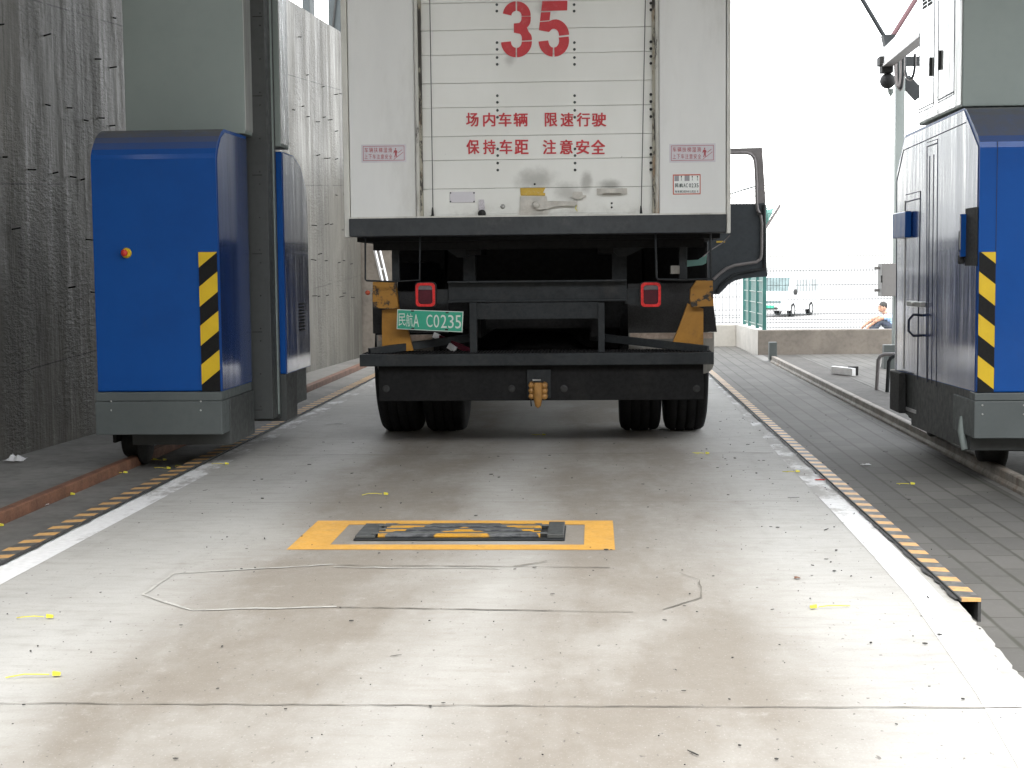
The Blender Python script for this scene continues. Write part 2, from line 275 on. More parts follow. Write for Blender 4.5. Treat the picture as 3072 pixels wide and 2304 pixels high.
# ------------------------------------------------------------------ mesh builder
ORG = {}
class MB:
    def __init__(s): s.v = []; s.f = []; s.mi = []; s.sm = []; s.cur = 0
    def add(s, vs, fs, smooth=False):
        o = len(s.v); s.v += [tuple(p) for p in vs]
        for f in fs: s.f.append([o+i for i in f]); s.mi.append(s.cur); s.sm.append(smooth)
        return s
    def mat(s, i): s.cur = i; return s
    def box(s, x0, x1, y0, y1, z0, z1):
        if x0 > x1: x0, x1 = x1, x0
        if y0 > y1: y0, y1 = y1, y0
        if z0 > z1: z0, z1 = z1, z0
        return s.add([(x, y, z) for z in (z0, z1) for y in (y0, y1) for x in (x0, x1)],
                     [(0, 2, 3, 1), (4, 5, 7, 6), (0, 1, 5, 4), (2, 6, 7, 3), (0, 4, 6, 2), (1, 3, 7, 5)])
    def obox(s, p0, p1, wdt, hgt, up=(0, 0, 1)):                  # bar from p0 to p1
        p0, p1 = Vector(p0), Vector(p1); d = (p1-p0).normalized(); up = Vector(up)
        if abs(d.dot(up)) > .98: up = Vector((0, 1, 0))
        a = d.cross(up).normalized()*wdt/2; b = a.cross(d).normalized()*hgt/2
        vs = [p+i*a+j*b for p in (p0, p1) for (i, j) in ((-1, -1), (1, -1), (1, 1), (-1, 1))]
        return s.add(vs, [(3, 2, 1, 0), (4, 5, 6, 7), (0, 1, 5, 4), (1, 2, 6, 5), (2, 3, 7, 6), (3, 0, 4, 7)])
    def prism(s, poly, axis, c0, c1, smooth=False):              # poly in the two other axes, in order (x,y,z minus axis)
        n = len(poly)
        def P(a, b, c): return {'x': (c, a, b), 'y': (a, c, b), 'z': (a, b, c)}[axis]
        vs = [P(a, b, c0) for a, b in poly]+[P(a, b, c1) for a, b in poly]
        s.add(vs, [tuple(range(n)), tuple(range(2*n-1, n-1, -1))])
        return s.add(vs, [(i, i+n, (i+1) % n+n, (i+1) % n) for i in range(n)], smooth)
    def tube(s, pts, r, n=8, closed=False):
        pts = [Vector(p) for p in pts]; m = len(pts); vs = []; prev = None
        for i, p in enumerate(pts):
            a = pts[(i-1) % m] if (closed or i > 0) else p; b = pts[(i+1) % m] if (closed or i < m-1) else p
            d = (b-a).normalized(); up = Vector((0, 0, 1)) if abs(d.z) < .95 else Vector((0, 1, 0))
            if prev is not None and (prev-d*prev.dot(d)).length > .1: u = (prev-d*prev.dot(d)).normalized()
            else: u = d.cross(up).normalized()
            prev = u; q = d.cross(u)
            rr = r[i] if isinstance(r, (list, tuple)) else r
            vs += [p+u*rr*math.cos(2*math.pi*k/n)+q*rr*math.sin(2*math.pi*k/n) for k in range(n)]
        fs = [(i*n+k, i*n+(k+1) % n, ((i+1) % m)*n+(k+1) % n, ((i+1) % m)*n+k) for i in range(m if closed else m-1) for k in range(n)]
        s.add(vs, fs, True)
        if not closed: s.add(vs[:n], [tuple(range(n-1, -1, -1))]); s.add(vs[-n:], [tuple(range(n))])
        return s
    def lathe(s, prof, c, axis='x', n=32):                       # prof: (radius, along)
        vs = []; fs = []; m = len(prof)
        for r, a in prof:
            for k in range(n):
                t = 2*math.pi*k/n; u, v = r*math.cos(t), r*math.sin(t)
                vs.append({'x': (c[0]+a, c[1]+u, c[2]+v), 'y': (c[0]+u, c[1]+a, c[2]+v), 'z': (c[0]+u, c[1]+v, c[2]+a)}[axis])
        for i in range(m-1):
            for k in range(n): fs.append((i*n+k, i*n+(k+1) % n, (i+1)*n+(k+1) % n, (i+1)*n+k))
        s.add(vs, fs, True)
        if prof[0][0] > 1e-5: s.add(vs[:n], [tuple(range(n))])
        if prof[-1][0] > 1e-5: s.add(vs[-n:], [tuple(range(n))])
        return s
    def ball(s, c, rx, ry=None, rz=None, n=16, m=10):
        ry = ry or rx; rz = rz or rx; vs = []
        for i in range(m+1):
            t = math.pi*i/m
            for k in range(n):
                a = 2*math.pi*k/n; vs.append((c[0]+rx*math.sin(t)*math.cos(a), c[1]+ry*math.sin(t)*math.sin(a), c[2]+rz*math.cos(t)))
        return s.add(vs, [(i*n+k, (i+1)*n+k, (i+1)*n+(k+1) % n, i*n+(k+1) % n) for i in range(m) for k in range(n)], True)
    def build(s, name, mats, parent=None, bevel=0, seg=2):
        if not isinstance(mats, (list, tuple)): mats = [mats]
        o0 = ORG.get(parent.name, Vector()) if parent else Vector()
        me = bpy.data.meshes.new(name); me.from_pydata([Vector(p)-o0 for p in s.v], [], s.f)
        for m in mats: me.materials.append(M[m] if isinstance(m, str) else m)
        me.polygons.foreach_set('material_index', s.mi); me.polygons.foreach_set('use_smooth', s.sm); me.update()
        import bmesh
        bm = bmesh.new(); bm.from_mesh(me); bmesh.ops.recalc_face_normals(bm, faces=bm.faces); bm.to_mesh(me); bm.free()
        o = bpy.data.objects.new(name, me); COL.objects.link(o)
        if parent: o.parent = parent; ORG[o.name] = o0
        if bevel:
            b = o.modifiers.new('bevel', 'BEVEL'); b.width = bevel; b.segments = seg; b.limit_method = 'ANGLE'; b.angle_limit = R(40)
        return o
def box(*a): return MB().box(*a)
def tag(o, label, cat, group=None):
    o['label'] = label; o['category'] = cat
    if group: o['group'] = group
    return o
def struct(o): o['kind'] = 'structure'; return o
def thing(name, label, cat, loc, group=None):
    o = bpy.data.objects.new(name, None); COL.objects.link(o); o.location = loc; o.empty_display_size = .1
    ORG[o.name] = Vector(loc); return tag(o, label, cat, group)
def part_label(o, t): o['label'] = t; return o
_glyph = {}
def glyph(ch, fat=.0):
    if (ch, fat) in _glyph: return _glyph[(ch, fat)]
    c = bpy.data.curves.new('t', 'FONT'); c.body = ch; c.resolution_u = 3
    o = bpy.data.objects.new('t', c); COL.objects.link(o)
    me = bpy.data.meshes.new_from_object(o.evaluated_get(bpy.context.evaluated_depsgraph_get()))
    vs = [tuple(v.co) for v in me.vertices]; fs = [tuple(p.vertices) for p in me.polygons]
    bpy.data.objects.remove(o); bpy.data.curves.remove(c); bpy.data.meshes.remove(me)
    xs = [v[0] for v in vs]; ys = [v[1] for v in vs]
    _glyph[(ch, fat)] = r = (vs, fs, min(xs), max(xs), min(ys), max(ys)); return r
def put_char(mb, ch, x0, x1, z0, z1, Y, fat=.012, shear=0.0):
    vs, fs, a, b, c, e = glyph(ch)
    d = fat*(x1-x0); x0 += d; x1 -= d; z0 += d*.6; z1 -= d*.6
    for k, (dx, dz) in enumerate(((0, 0), (-d, -d*.6), (d, d*.6), (-d, d*.6), (d, -d*.6)) if fat > 0 else ((0, 0),)):
        mb.add([(dx+x0+(v[0]-a)/(b-a)*(x1-x0), Y-.00006*k, dz+z0+(v[1]-c)/(e-c)*(z1-z0)) for v in vs], fs)

# ------------------------------------------------------------------ ground
LZ = -.032                                  # grey floor left of the lane
PZ = -.065                                  # paving level beside the lane
mb = MB(); ys = [-60, 20.55, 68, 140, 3500]; zs = [-.16, -.16, -1.18, -1.2, -1.2]
for i in range(4): mb.add([(-2500, ys[i], zs[i]), (2500, ys[i], zs[i]), (2500, ys[i+1], zs[i+1]), (-2500, ys[i+1], zs[i+1])], [(0, 1, 2, 3)])
struct(mb.build('apron', 'apron'))
redge = [(-3, .80), (1.5, .98), (3.3, 1.11), (4.0, 1.184), (4.5, 1.217), (4.95, 1.237), (6, 1.245), (24.2, 1.245)]
def edge_x(y):
    for (y0, x0), (y1, x1) in zip(redge, redge[1:]):
        if y0 <= y <= y1: return x0+(x1-x0)*(y-y0)/(y1-y0)
chip = [(edge_x(2.5+.03*i)-abs(rnd.gauss(0, .002))-(.010*rnd.random() if rnd.random() < .08 else 0), 2.5+.03*i) for i in range(80)]
poly = [(-2.345, -3), (redge[0][1], -3), (redge[1][1], 1.5), *chip, (1.237, 4.95), (1.245, 6), (1.245, 24.2), (-2.345, 24.2)]
struct(MB().prism(poly, 'z', -.3, 0).build('lane', 'lane'))
struct(box(-9, -2.345, -3, 24.2, -.3, LZ).build('side_floor', 'floor'))
struct(box(1.0, 2.20, -3, 24.2, -.31, PZ).build('paving', 'paver'))
struct(box(2.20, 2.335, -3, 20.2, -.31, PZ-.004).build('rail_bed', 'floor'))
struct(box(2.335, 2.78, -3, 20.2, -.31, PZ-.002).build('rail_strip', 'strip'))
struct(box(2.78, 14, -3, 20.2, -.31, PZ).build('paving', 'paver'))
def ribbon(left, right, z):
    n = len(left); return MB().add([(x, y, z) for x, y in left]+[(x, y, z) for x, y in right], [(i, i+1, n+i+1, n+i) for i in range(n-1)])
ri = [(.70, 2.2), (.962, 3.286), (1.017, 3.86), (1.052, 4.44), (1.085, 5.0), (1.10, 5.8), (1.11, 6.8), (1.121, 8.86), (1.14, 10.2), (1.19, 14.3), (1.2, 24)]
ro = [(.83, 2.2), (1.062, 3.286), (1.12, 3.86), (1.160, 4.44), (1.195, 5.0), (1.218, 5.8), (1.232, 6.8), (1.238, 8.86), (1.24, 10.2), (1.24, 14.3), (1.24, 24)]
struct(ribbon(ri, ro, .0016).build('edge_marking', 'edge_white'))
struct(ribbon([(-2.34, 2), (-2.34, 6), (-2.335, 24)], [(-2.19, 2), (-2.2, 6), (-2.19, 24)], .0016).build('edge_marking', 'edge_white'))
ox0, ox1, oy0, oy1 = -1.272, .082, 5.855, 6.545
ix0, ix1, iy0, iy1 = -1.11, -.045, 5.965, 6.44
mb = MB()
for a in ((ox0, ox1, oy0, iy0), (ox0, ox1, iy1, oy1), (ox0, ix0, iy0, iy1), (ix1, ox1, iy0, iy1)):
    mb.add([(a[0], a[2], .0016), (a[1], a[2], .0016), (a[1], a[3], .0016), (a[0], a[3], .0016)], [(0, 1, 2, 3)])
struct(mb.build('pit_marking', 'pit_yellow'))
# saw cuts and joints of the slab as thin, slightly ragged strips
def strip(mb, pts, wd, z, jit=.004):
    out = []
    for (x0, y0), (x1, y1) in zip(pts, pts[1:]):
        L = math.hypot(x1-x0, y1-y0); k = max(1, int(L/.05))
        for i in range(k): out.append((x0+(x1-x0)*i/k, y0+(y1-y0)*i/k))
    out.append(pts[-1]); n = len(out); vs = []
    for i, (x, y) in enumerate(out):
        a = out[max(0, i-1)]; b = out[min(n-1, i+1)]; dx, dy = b[0]-a[0], b[1]-a[1]; L = math.hypot(dx, dy) or 1
        ww = wd*(.35+rnd.random()*1.0)/2; off = rnd.uniform(-jit, jit)
        for sg in (-1, 1): vs.append((x-dy/L*(sg*ww+off), y+dx/L*(sg*ww+off), z))
    mb.add(vs, [(2*i, 2*i+1, 2*i+3, 2*i+2) for i in range(n-1)])
g2 = lambda px, py: tuple(gz(px, py))[:2]
mb = MB()
strip(mb, [(-1.75, 3.715), (1.1, 3.735)], .006, .0035, .004)
strip(mb, [g2(1010, 1697), g2(1830, 1704)], .007, .0035); strip(mb, [g2(1010, 1823), g2(1900, 1838)], .008, .0035, .004)
strip(mb, [g2(2040, 1720), g2(2098, 1742), g2(2104, 1795), g2(1990, 1830)], .006, .0035)
strip(mb, [(-2.1, 8.9), (1.1, 8.95)], .010, .0035); strip(mb, [(-2.15, 7.05), (1.1, 7.08)], .004, .0035)
strip(mb, [(-2.1, 13.2), (1.1, 13.2)], .012, .0035); strip(mb, [g2(1540, 1702), g2(1620, 1690), g2(1640, 1686)], .008, .005, 0)
struct(mb.build('slab_joint', 'groove'))
mb = MB(); strip(mb, [(1.236, 4.95), (1.236, 9), (1.237, 23)], .022, .0085, .003); strip(mb, [(-2.334, 4.3), (-2.334, 23)], .014, .0085, .003); struct(mb.build('slab_joint', 'kerb_dark'))
mb = MB(); strip(mb, [g2(1000, 1695), g2(520, 1722), g2(430, 1785), g2(575, 1832), g2(1010, 1822)], .016, .003, .006)
strip(mb, [g2(1000, 1703), g2(1500, 1707)], .014, .003, .008)
struct(mb.build('slab_joint', 'groove_pale'))

# ------------------------------------------------------------------ kerbs and rails
def kerb(x0, x1, y0, y1, side):
    mb = MB().box(x0, x1, y0, y1, .0045, .016)
    mb.mat(1)
    if side > 0: mb.box(x1-.010, x1, y0, y1, PZ-.01, .0040); mb.box(x0-.004, x0, y0, y1, .0042, .0155)
    else: mb.box(x0, x0+.010, y0, y1, PZ-.01, .0040); mb.box(x1, x1+.004, y0, y1, .0042, .0155)
    return mb.build('kerb_edging', ['kerb', 'kerb_dark'])
tag(kerb(1.243, 1.308, 4.93, 24, 1), 'striped steel kerb edging of the lane beside the grey pavers', 'kerb', 'striped kerb edgings of the lane')
tag(kerb(-2.43, -2.343, 4.2, 24, -1), 'striped steel kerb edging of the lane beside the rusty rail', 'kerb', 'striped kerb edgings of the lane')
def rail(x, y0, y1, mats, wd=.055, top=.012):
    mb = MB(); prof = [(-wd/2-.012, PZ-.05), (-wd/2-.012, PZ+.012), (-wd/2, PZ+.03), (-wd/2, top-.006), (-wd/2+.008, top), (wd/2-.008, top), (wd/2, top-.006), (wd/2, PZ+.03), (wd/2+.012, PZ+.012), (wd/2+.012, PZ-.05)]
    return mb.prism([(x+a, b) for a, b in prof], 'y', y0, y1).build('track_rail', mats)
tag(rail(-2.82, 3, 19, 'rust', .06, .03), 'rusty track rail in the grey floor under the left gantry, between wall and lane', 'rail', 'track rails of the gantries')
tag(rail(2.285, 3, 18.6, 'rail_grey'), 'worn track rail with pale top running under the right gantry to a stop block', 'rail', 'track rails of the gantries')
b = thing('rail_stop', 'grey steel stop block standing at the far end of the right rail in the open', 'rail stop', (2.3, 18.7, 0), 'rail stop blocks')
r = rect(2308, 1027, 2331, 1074, 18.6)
MB().box(r[0], r[1], 18.6, 18.72, r[2]-.02, r[3]).build('stop_plate', 'skirt', b, .004)
MB().prism([(18.72, PZ), (18.72, r[3]-.02), (18.95, PZ)], 'x', r[0]+.03, r[1]-.03).build('brace', 'skirt', b)
p0 = fy(2653, 1035, 17.2); p1 = fy(2685, 1056, 17.2)
b = thing('rail_stop', 'grey steel stop block half hidden behind the far corner of the right gantry', 'rail stop', (p0.x, 17.2, 0), 'rail stop blocks')
MB().box(p0.x, p0.x+.14, 17.2, 17.32, PZ, p0.z).build('stop_plate', 'skirt', b, .004)
MB().prism([(17.32, PZ), (17.32, p0.z-.02), (17.55, PZ)], 'x', p0.x+.03, p0.x+.10).build('brace', 'skirt', b)

# ------------------------------------------------------------------ unseen roof shaped to shade the bay (above the frame), and walls
def wx(y): return -3.76+.0535*(y-9)
WY0, WY1 = -10.0, 19.8
def wallpt(px, py):
    q = ray(px, py); t = (-3.76-.0535*9)/(q.x-.0535*q.y); return EYE+q*t
ta, tb = wallpt(868, 0), wallpt(1021, 95)
def wtop(y): return ta.z+(tb.z-ta.z)*(y-ta.y)/(tb.y-ta.y)
W0 = thing('concrete_wall', 'tall rough cast concrete wall along the left side with short rods sticking out', 'wall', (wx(9), 9, 0))
mb = MB(); ysn = [WY0+(WY1-WY0)*i/12 for i in range(13)]
prof = [(wx(y), y) for y in ysn]; n = 13
vs = [(x, y, PZ-.05) for x, y in prof]+[(x, y, wtop(y)) for x, y in prof]+[(x-.4, y, PZ-.05) for x, y in prof]+[(x-.4, y, wtop(y)) for x, y in prof]
fs = [(i, i+1, n+i+1, n+i) for i in range(n-1)]+[(2*n+i, 3*n+i, 3*n+i+1, 2*n+i+1) for i in range(n-1)]+[(n+i, n+i+1, 3*n+i+1, 3*n+i) for i in range(n-1)]
fs += [(0, n, 3*n, 2*n), (n-1, 3*n-1, 4*n-1, 2*n-1)]
mb.add(vs, fs); mb.build('wall_face', 'wall', W0)
tie = None; cnt = 0
for k in range(9):
    for y in [8.9+.3*i for i in range(8)]+[15.0+.34*i for i in range(14)]:
        z = 1.05+.42*k-.02*(y-9)+rnd.uniform(-.05, .05); y2 = y+rnd.uniform(-.08, .08)
        if rnd.random() < .32 or cnt >= 100 or z > wtop(y2)-.1 or (y < 12 and z < 1.6 and rnd.random() < .6): continue
        if tie is None:
            q0 = ORG[W0.name]; tie = MB().tube([q0, q0+Vector((.055, 0, 0))], .0055, 6).build('tie_rod', 'machine', W0); tie_src = tie
        else:
            tie = tie_src.copy(); COL.objects.link(tie); tie.parent = W0
        tie.location = Vector((wx(y2)-.01, y2, z))-ORG[W0.name]; tie.rotation_euler = (0, rnd.uniform(-.25, .25), rnd.uniform(-.5, .1)); tie.scale = (rnd.uniform(.6, 1.4), 1, 1); cnt += 1
e0, e1 = fy(1118, 800, 20.0), fy(1340, 800, 20.0)
tag(box(e0.x-.6, e1.x+.25, 20.0, 20.3, PZ-.05, 2.6).build('end_wall', 'plain_concrete'), 'grey rendered wall closing the far left corner, seen under the truck', 'wall')
struct(MB().prism([(-4.8, -8), (-2.7, -8), (-2.7, 3.15), (12, 3.15), (12, 10), (8, 10), (8, 13), (2.6, 13), (2.6, 17.5), (-2.3, 17.5), (-2.3, 12.0), (-4.8, 12.0)], 'z', 5.35, 5.5).build('shade_roof', 'roof'))  # out of view; outline stepped to control where shade falls
for px0, px1, lab in ((906, 929, 'narrow grey column rising behind the concrete wall top, next to the gantry tower'), (984, 1040, 'wide grey column rising behind the concrete wall top, right beside the truck body')):
    xm = (px0+px1)/2; c = wallpt(xm, (xm-868)*95/153)
    ly = c.y+1.7; a, b_ = fy(px0, 20, ly), fy(px1, 20, ly)
    rc_ = tag(box(a.x, b_.x, ly, ly+.35, LZ, 6.4).build('roof_column', 'column', None, .01), lab, 'column', 'columns behind the wall top')
    if px0 > 950: MB().tube([fy(1012, -40, ly-.02), fy(998, 90, ly-.02)], .014, 6).build('cable', 'machine', rc_)
struct(box(-40, 30, -18, -14, -.2, 11).build('sky_blocker_behind', 'plain_concrete'))  # unseen block added behind the camera to cut low sky light
# ladder leaning in the corner
L = thing('ladder', 'white aluminium ladder leaning against the grey wall in the far left corner', 'ladder', (fy(1160, 850, 19.6).x, 19.5, PZ))
def ptz(px, py, y): return fy(px, py, y)
a0, a1 = ptz(1124, 748, 19.95), ptz(1146, 842, 19.75); b0, b1 = ptz(1137, 745, 19.95), ptz(1160, 842, 19.75)
mb = MB()
for p, q in ((a0, a1), (b0, b1)):
    e = p+(q-p)*1.95; mb.obox(p, e, .025, .05); mb.build('stile', 'alu', L); mb = MB()
for t in (.03, .65, 1.2, 1.75):
    MB().tube([a0+(a1-a0)*t, b0+(b1-b0)*t], .014, 8).build('rung', 'alu', L)
tag(MB().tube([ptz(1125, 741, 19.97), ptz(1137, 738, 19.97), ptz(1138, 752, 19.97)], .02, 8).build('hose', 'red_plastic'), 'red hose end hanging at the top of the white ladder', 'hose')

# ------------------------------------------------------------------ gantries
def hazard(name, x0, x1, z0, z1, Y, parent, sgn, ph, pitch=.226, rise=None):
    """stripes cut from real polygons, sgn +1 rises to the right"""
    rise = rise if rise is not None else (x1-x0)*.80
    mb = MB().box(x0, x1, Y, Y+.004, z0, z1); mb.mat(1)
    def clip(poly, zz, keep_above):
        out = []
        for i in range(len(poly)):
            a, b = poly[i], poly[(i+1) % len(poly)]; ia = (a[1] >= zz) == keep_above; ib = (b[1] >= zz) == keep_above
            if ia: out.append(a)
            if ia != ib: t = (zz-a[1])/(b[1]-a[1]); out.append((a[0]+(b[0]-a[0])*t, zz))
        return out
    k = -2
    while z0+(k-1)*pitch < z1+.4:
        zb = ph+k*pitch; h = pitch*.51; k += 1
        l, r_ = (0, rise) if sgn > 0 else (rise, 0)
        poly = [(x0, zb+l), (x1, zb+r_), (x1, zb+r_+h), (x0, zb+l+h)]
        poly = clip(poly, z0, True)
        if len(poly) > 2: poly = clip(poly, z1, False)
        if len(poly) > 2: mb.prism(poly, 'y', Y-.0015, Y+.001)
    return mb.build(name, ['hblack', 'hyellow'], parent)
def railwheel(x, y, parent):
    mb = MB().lathe([(.03, -.07), (.115, -.07), (.12, -.06), (.12, .02), (.125, .03), (.165, .035), (.165, .055), (.03, .058)], (x, y, .132), 'x', 28)
    return mb.build('rail_wheel', 'machine', parent)
# left gantry tower
GL = thing('scanner_gantry', 'blue scanner gantry by the concrete wall, red stop button on its front', 'gantry', (-2.55, 9.2, 0), 'scanner gantries on rails')
xl, xr = -2.895, -2.165
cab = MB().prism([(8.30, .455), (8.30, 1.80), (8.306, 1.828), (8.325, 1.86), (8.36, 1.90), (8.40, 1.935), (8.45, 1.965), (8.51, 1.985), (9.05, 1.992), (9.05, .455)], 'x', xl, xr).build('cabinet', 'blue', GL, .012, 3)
mb = MB().prism([(8.325, .46), (8.325, 1.80), (8.35, 1.85), (8.42, 1.925), (8.52, 1.965), (9.04, 1.972), (9.04, .46)], 'x', xr+.0005, xr+.004).build('side_panel', 'blue_side', cab)
MB().box(xl-.012, xr+.004, 8.285, 9.03, .402, .4535).build('skirt_band', 'skirt', GL, .004)
mb = MB().box(xl-.014, xr+.006, 8.280, 8.72, .205, .400); sk = mb.build('skirt', 'skirt', GL, .004)
mb = MB()
for px, py in ((333, 1204), (602, 1204), (333, 1231), (602, 1231)):
    p = fy(px, py, 8.28); MB().lathe([(.0, -.004), (.005, -.003), (.006, 0)], (p.x, 8.279, p.z), 'y', 8).build('screw', 'steel', sk)
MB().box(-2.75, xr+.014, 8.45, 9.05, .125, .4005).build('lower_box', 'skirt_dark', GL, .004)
hazard('hazard_strip', *[fy(599, 900, 8.295).x, xr-.004], .457, fy(626, 756, 8.296).z, 8.294, GL, 1, fy(653, 877, 8.296).z-.082)
p = fy(380, 759, 8.3); pl = rect(354, 733, 410, 788, 8.3)
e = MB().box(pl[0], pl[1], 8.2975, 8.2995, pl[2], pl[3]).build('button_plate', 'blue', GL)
eb = MB().lathe([(.026, -.012), (.030, -.004), (.030, 0)], (p.x, 8.2972, p.z), 'y', 24).build('button_ring', 'hyellow', e)
MB().lathe([(.0, -.034), (.014, -.033), (.020, -.026), (.017, -.014), (.012, 0)], (p.x-.003, 8.288, p.z), 'y', 24).build('stop_button', 'red_plastic', e)
tw = MB().box(xl, -2.145, 8.955, 9.148, 2.0, 5.0).build('tower', 'tower', GL, .006)
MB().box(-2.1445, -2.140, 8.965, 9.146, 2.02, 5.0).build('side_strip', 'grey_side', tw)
# detector column
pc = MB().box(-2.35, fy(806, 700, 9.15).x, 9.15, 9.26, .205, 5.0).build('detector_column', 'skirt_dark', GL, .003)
x2 = fy(812, 700, 9.2).x; x3 = fy(819, 700, 9.25).x; x4 = fy(829, 700, 9.36).x
MB().box(-2.35, x2, 9.262, 9.30, .21, 5.0).box(-2.35, x4, 9.345, 9.39, .19, 5.0).build('groove', 'skirt_dark', pc)
MB().box(x2-.03, x3, 9.302, 9.343, .22, 5.0).build('flange', 'tower', pc, .002)
mb = MB()
for yy in (85, 165, 382, 598, 680, 897, 1112, 1192, 1408, 1618): q = fy(780, yy*.463, 9.15); MB().lathe([(0, -.004), (.0045, -.003), (.0055, 0)], (q.x, 9.1495, q.z), 'y', 8).build('bolt', 'machine', pc)
for yy in (43, 257, 470, 550, 763, 975): q = fy(782, 768+yy*.463, 9.15); MB().lathe([(0, -.004), (.0045, -.003), (.0055, 0)], (q.x, 9.1495, q.z), 'y', 8).build('bolt', 'machine', pc)
for yy in (50, 288, 525.5, 761.5, 996, 1230): q = fy(757, yy, 9.15); q2 = fy(787, yy, 9.15); MB().box(q.x, q2.x, 9.1485, 9.1496, q.z-.003, q.z+.003).build('plate_joint', 'machine', pc)
xb = -2.018
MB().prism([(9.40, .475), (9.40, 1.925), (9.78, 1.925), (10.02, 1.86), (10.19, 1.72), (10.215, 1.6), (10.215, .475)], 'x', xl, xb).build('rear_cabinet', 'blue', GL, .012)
rc = MB().prism([(9.425, .48), (9.425, 1.915), (9.77, 1.915), (10.0, 1.85), (10.175, 1.71), (10.205, 1.59), (10.205, .48)], 'x', xb+.0005, xb+.004).build('rear_side_panel', 'blue_side', GL)
q0, q1 = fx(897, 905, xb+.005), fx(916, 1000, xb+.005)
mb = MB(); 
for k in range(9): mb.box(xb+.004, xb+.007, q0.y, q1.y-.02, .74+k*.022, .752+k*.022)
mb.build('louvre', 'machine', rc)
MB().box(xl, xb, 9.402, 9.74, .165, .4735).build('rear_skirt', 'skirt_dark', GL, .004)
MB().box(xl, xb-.006, 9.742, 10.10, .245, .4735).build('rear_skirt', 'skirt', GL, .004)
rt = MB().box(xl, xb-.004, 9.40, 9.66, 1.955, 5.0).build('rear_tower', 'tower', GL, .005)
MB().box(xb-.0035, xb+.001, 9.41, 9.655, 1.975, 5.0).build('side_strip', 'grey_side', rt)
railwheel(-2.82, 8.78, GL); railwheel(-2.82, 9.9, GL)
MB().box(-2.90, -2.73, 8.85, 9.0, .10, .205).box(-2.74, -2.6, 8.70, 8.95, .115, .205).box(-2.92, -2.895, 8.6, 9.0, .12, .205).build('wheel_housing', 'machine', GL, .006)
# right gantry tower
GR = thing('scanner_gantry', 'blue scanner gantry at the right edge with shiny door side and hazard strip', 'gantry', (2.45, 9.0, 0), 'scanner gantries on rails')
sx = 2.066; xo = 3.0
prof = [(7.95, .455), (7.95, 1.77), (7.958, 1.80), (7.99, 1.835), (8.09, 1.905), (8.18, 1.965), (8.24, 2.0), (8.29, 2.015), (9.83, 2.005), (10.08, 1.78), (10.08, .43)]
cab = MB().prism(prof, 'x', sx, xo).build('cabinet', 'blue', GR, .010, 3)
sp = MB().prism([(7.975, .46), (7.975, 1.775), (8.285, 2.0), (9.815, 1.985), (10.06, 1.77), (10.06, .435)], 'x', sx-.004, sx-.0005).build('side_panel', 'blue_side', cab)
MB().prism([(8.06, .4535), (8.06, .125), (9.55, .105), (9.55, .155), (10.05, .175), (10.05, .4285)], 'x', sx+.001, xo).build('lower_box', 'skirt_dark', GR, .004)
MB().box(sx-.012, xo, 7.935, 8.05, .412, .4535).build('skirt_band', 'skirt', GR, .004)
sk = MB().box(sx-.014, xo, 7.93, 8.40, .207, .410).build('skirt', 'skirt', GR, .004)
mb = MB()
for px, py in ((2947, 1216), (2947, 1243), (3071, 1216), (3071, 1243)):
    p = fy(px, py, 7.93); MB().lathe([(0, -.004), (.005, -.003), (.006, 0)], (p.x, 7.929, p.z), 'y', 8).build('screw', 'steel', sk)
hazard('hazard_strip', sx+.004, fy(2985, 900, 7.945).x, .457, fy(2957, 756, 7.946).z, 7.944, GR, -1, fy(2984, 917, 7.946).z)
a = fy(2988, 700, 7.947); MB().box(a.x, a.x+.0025, 7.9482, 7.951, .46, 1.80).build('seam', 'line', GR)
sxp = sx-.004
def sline(px0, py0, px1, py1, wd, mb, t=.0016):
    a, b = fx(px0, py0, sxp), fx(px1, py1, sxp)
    dy, dz = b.y-a.y, b.z-a.z; Ln = math.hypot(dy, dz); ny, nz = -dz/Ln*wd/2, dy/Ln*wd/2
    mb.prism([(a.y-ny, a.z-nz), (b.y-ny, b.z-nz), (b.y+ny, b.z+nz), (a.y+ny, a.z+nz)], 'x', sxp-t, sxp+.001)
Zp = lambda x, y: (2560+x*.2315, 384+y*.2315)
mb = MB()
for a, b_, wd in (((1460, -72), (650, 290), .006), ((650, 290), (565, 680), .02), ((565, 680), (552, 3200), .02),
                  ((955, 245), (1090, 195), .008), ((955, 245), (950, 3300), .012), ((1093, 145), (1075, 3350), .012),
                  ((990, 360), (962, 3290), .016), ((1043, 340), (1012, 3310), .012), ((955, 190), (1095, 143), .004),
                  ((685, 960), (855, 915), .008), ((870, 818), (830, 3260), .025), ((680, 868), (868, 820), .005), ((680, 960), (672, 1095), .012)):
    sline(*Zp(*a), *Zp(*b_), wd, mb)
mb.build('panel_gap', 'line', sp)
mb = MB(); sline(*Zp(676, 1420), *Zp(655, 3120), .022, mb, .004); sline(*Zp(672, 940), *Zp(668, 1090), .02, mb, .004); mb.build('hinge_rod', 'steel', sp)
a, b_ = fx(2697, 640, sxp), fx(2736, 712, sxp)
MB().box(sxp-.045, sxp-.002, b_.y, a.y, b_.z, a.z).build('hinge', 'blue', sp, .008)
a, b_ = fx(2692, 1110, sxp), fx(2722, 1242, sxp); MB().box(sxp-.05, sxp-.002, b_.y+.03, a.y, .17, a.z).build('hinge', 'machine', sp, .008)
a, b_ = fx(2733, 902, sxp), fx(2778, 922, sxp)
MB().box(sxp-.03, sxp-.002, b_.y, a.y, b_.z, a.z).box(sxp-.045, sxp-.03, (a.y+b_.y)/2-.03, (a.y+b_.y)/2+.03, b_.z+.008, a.z-.004).build('latch', 'steel', sp, .004)
a, b_ = fx(2768, 946, sxp), fx(2768, 1008, sxp)
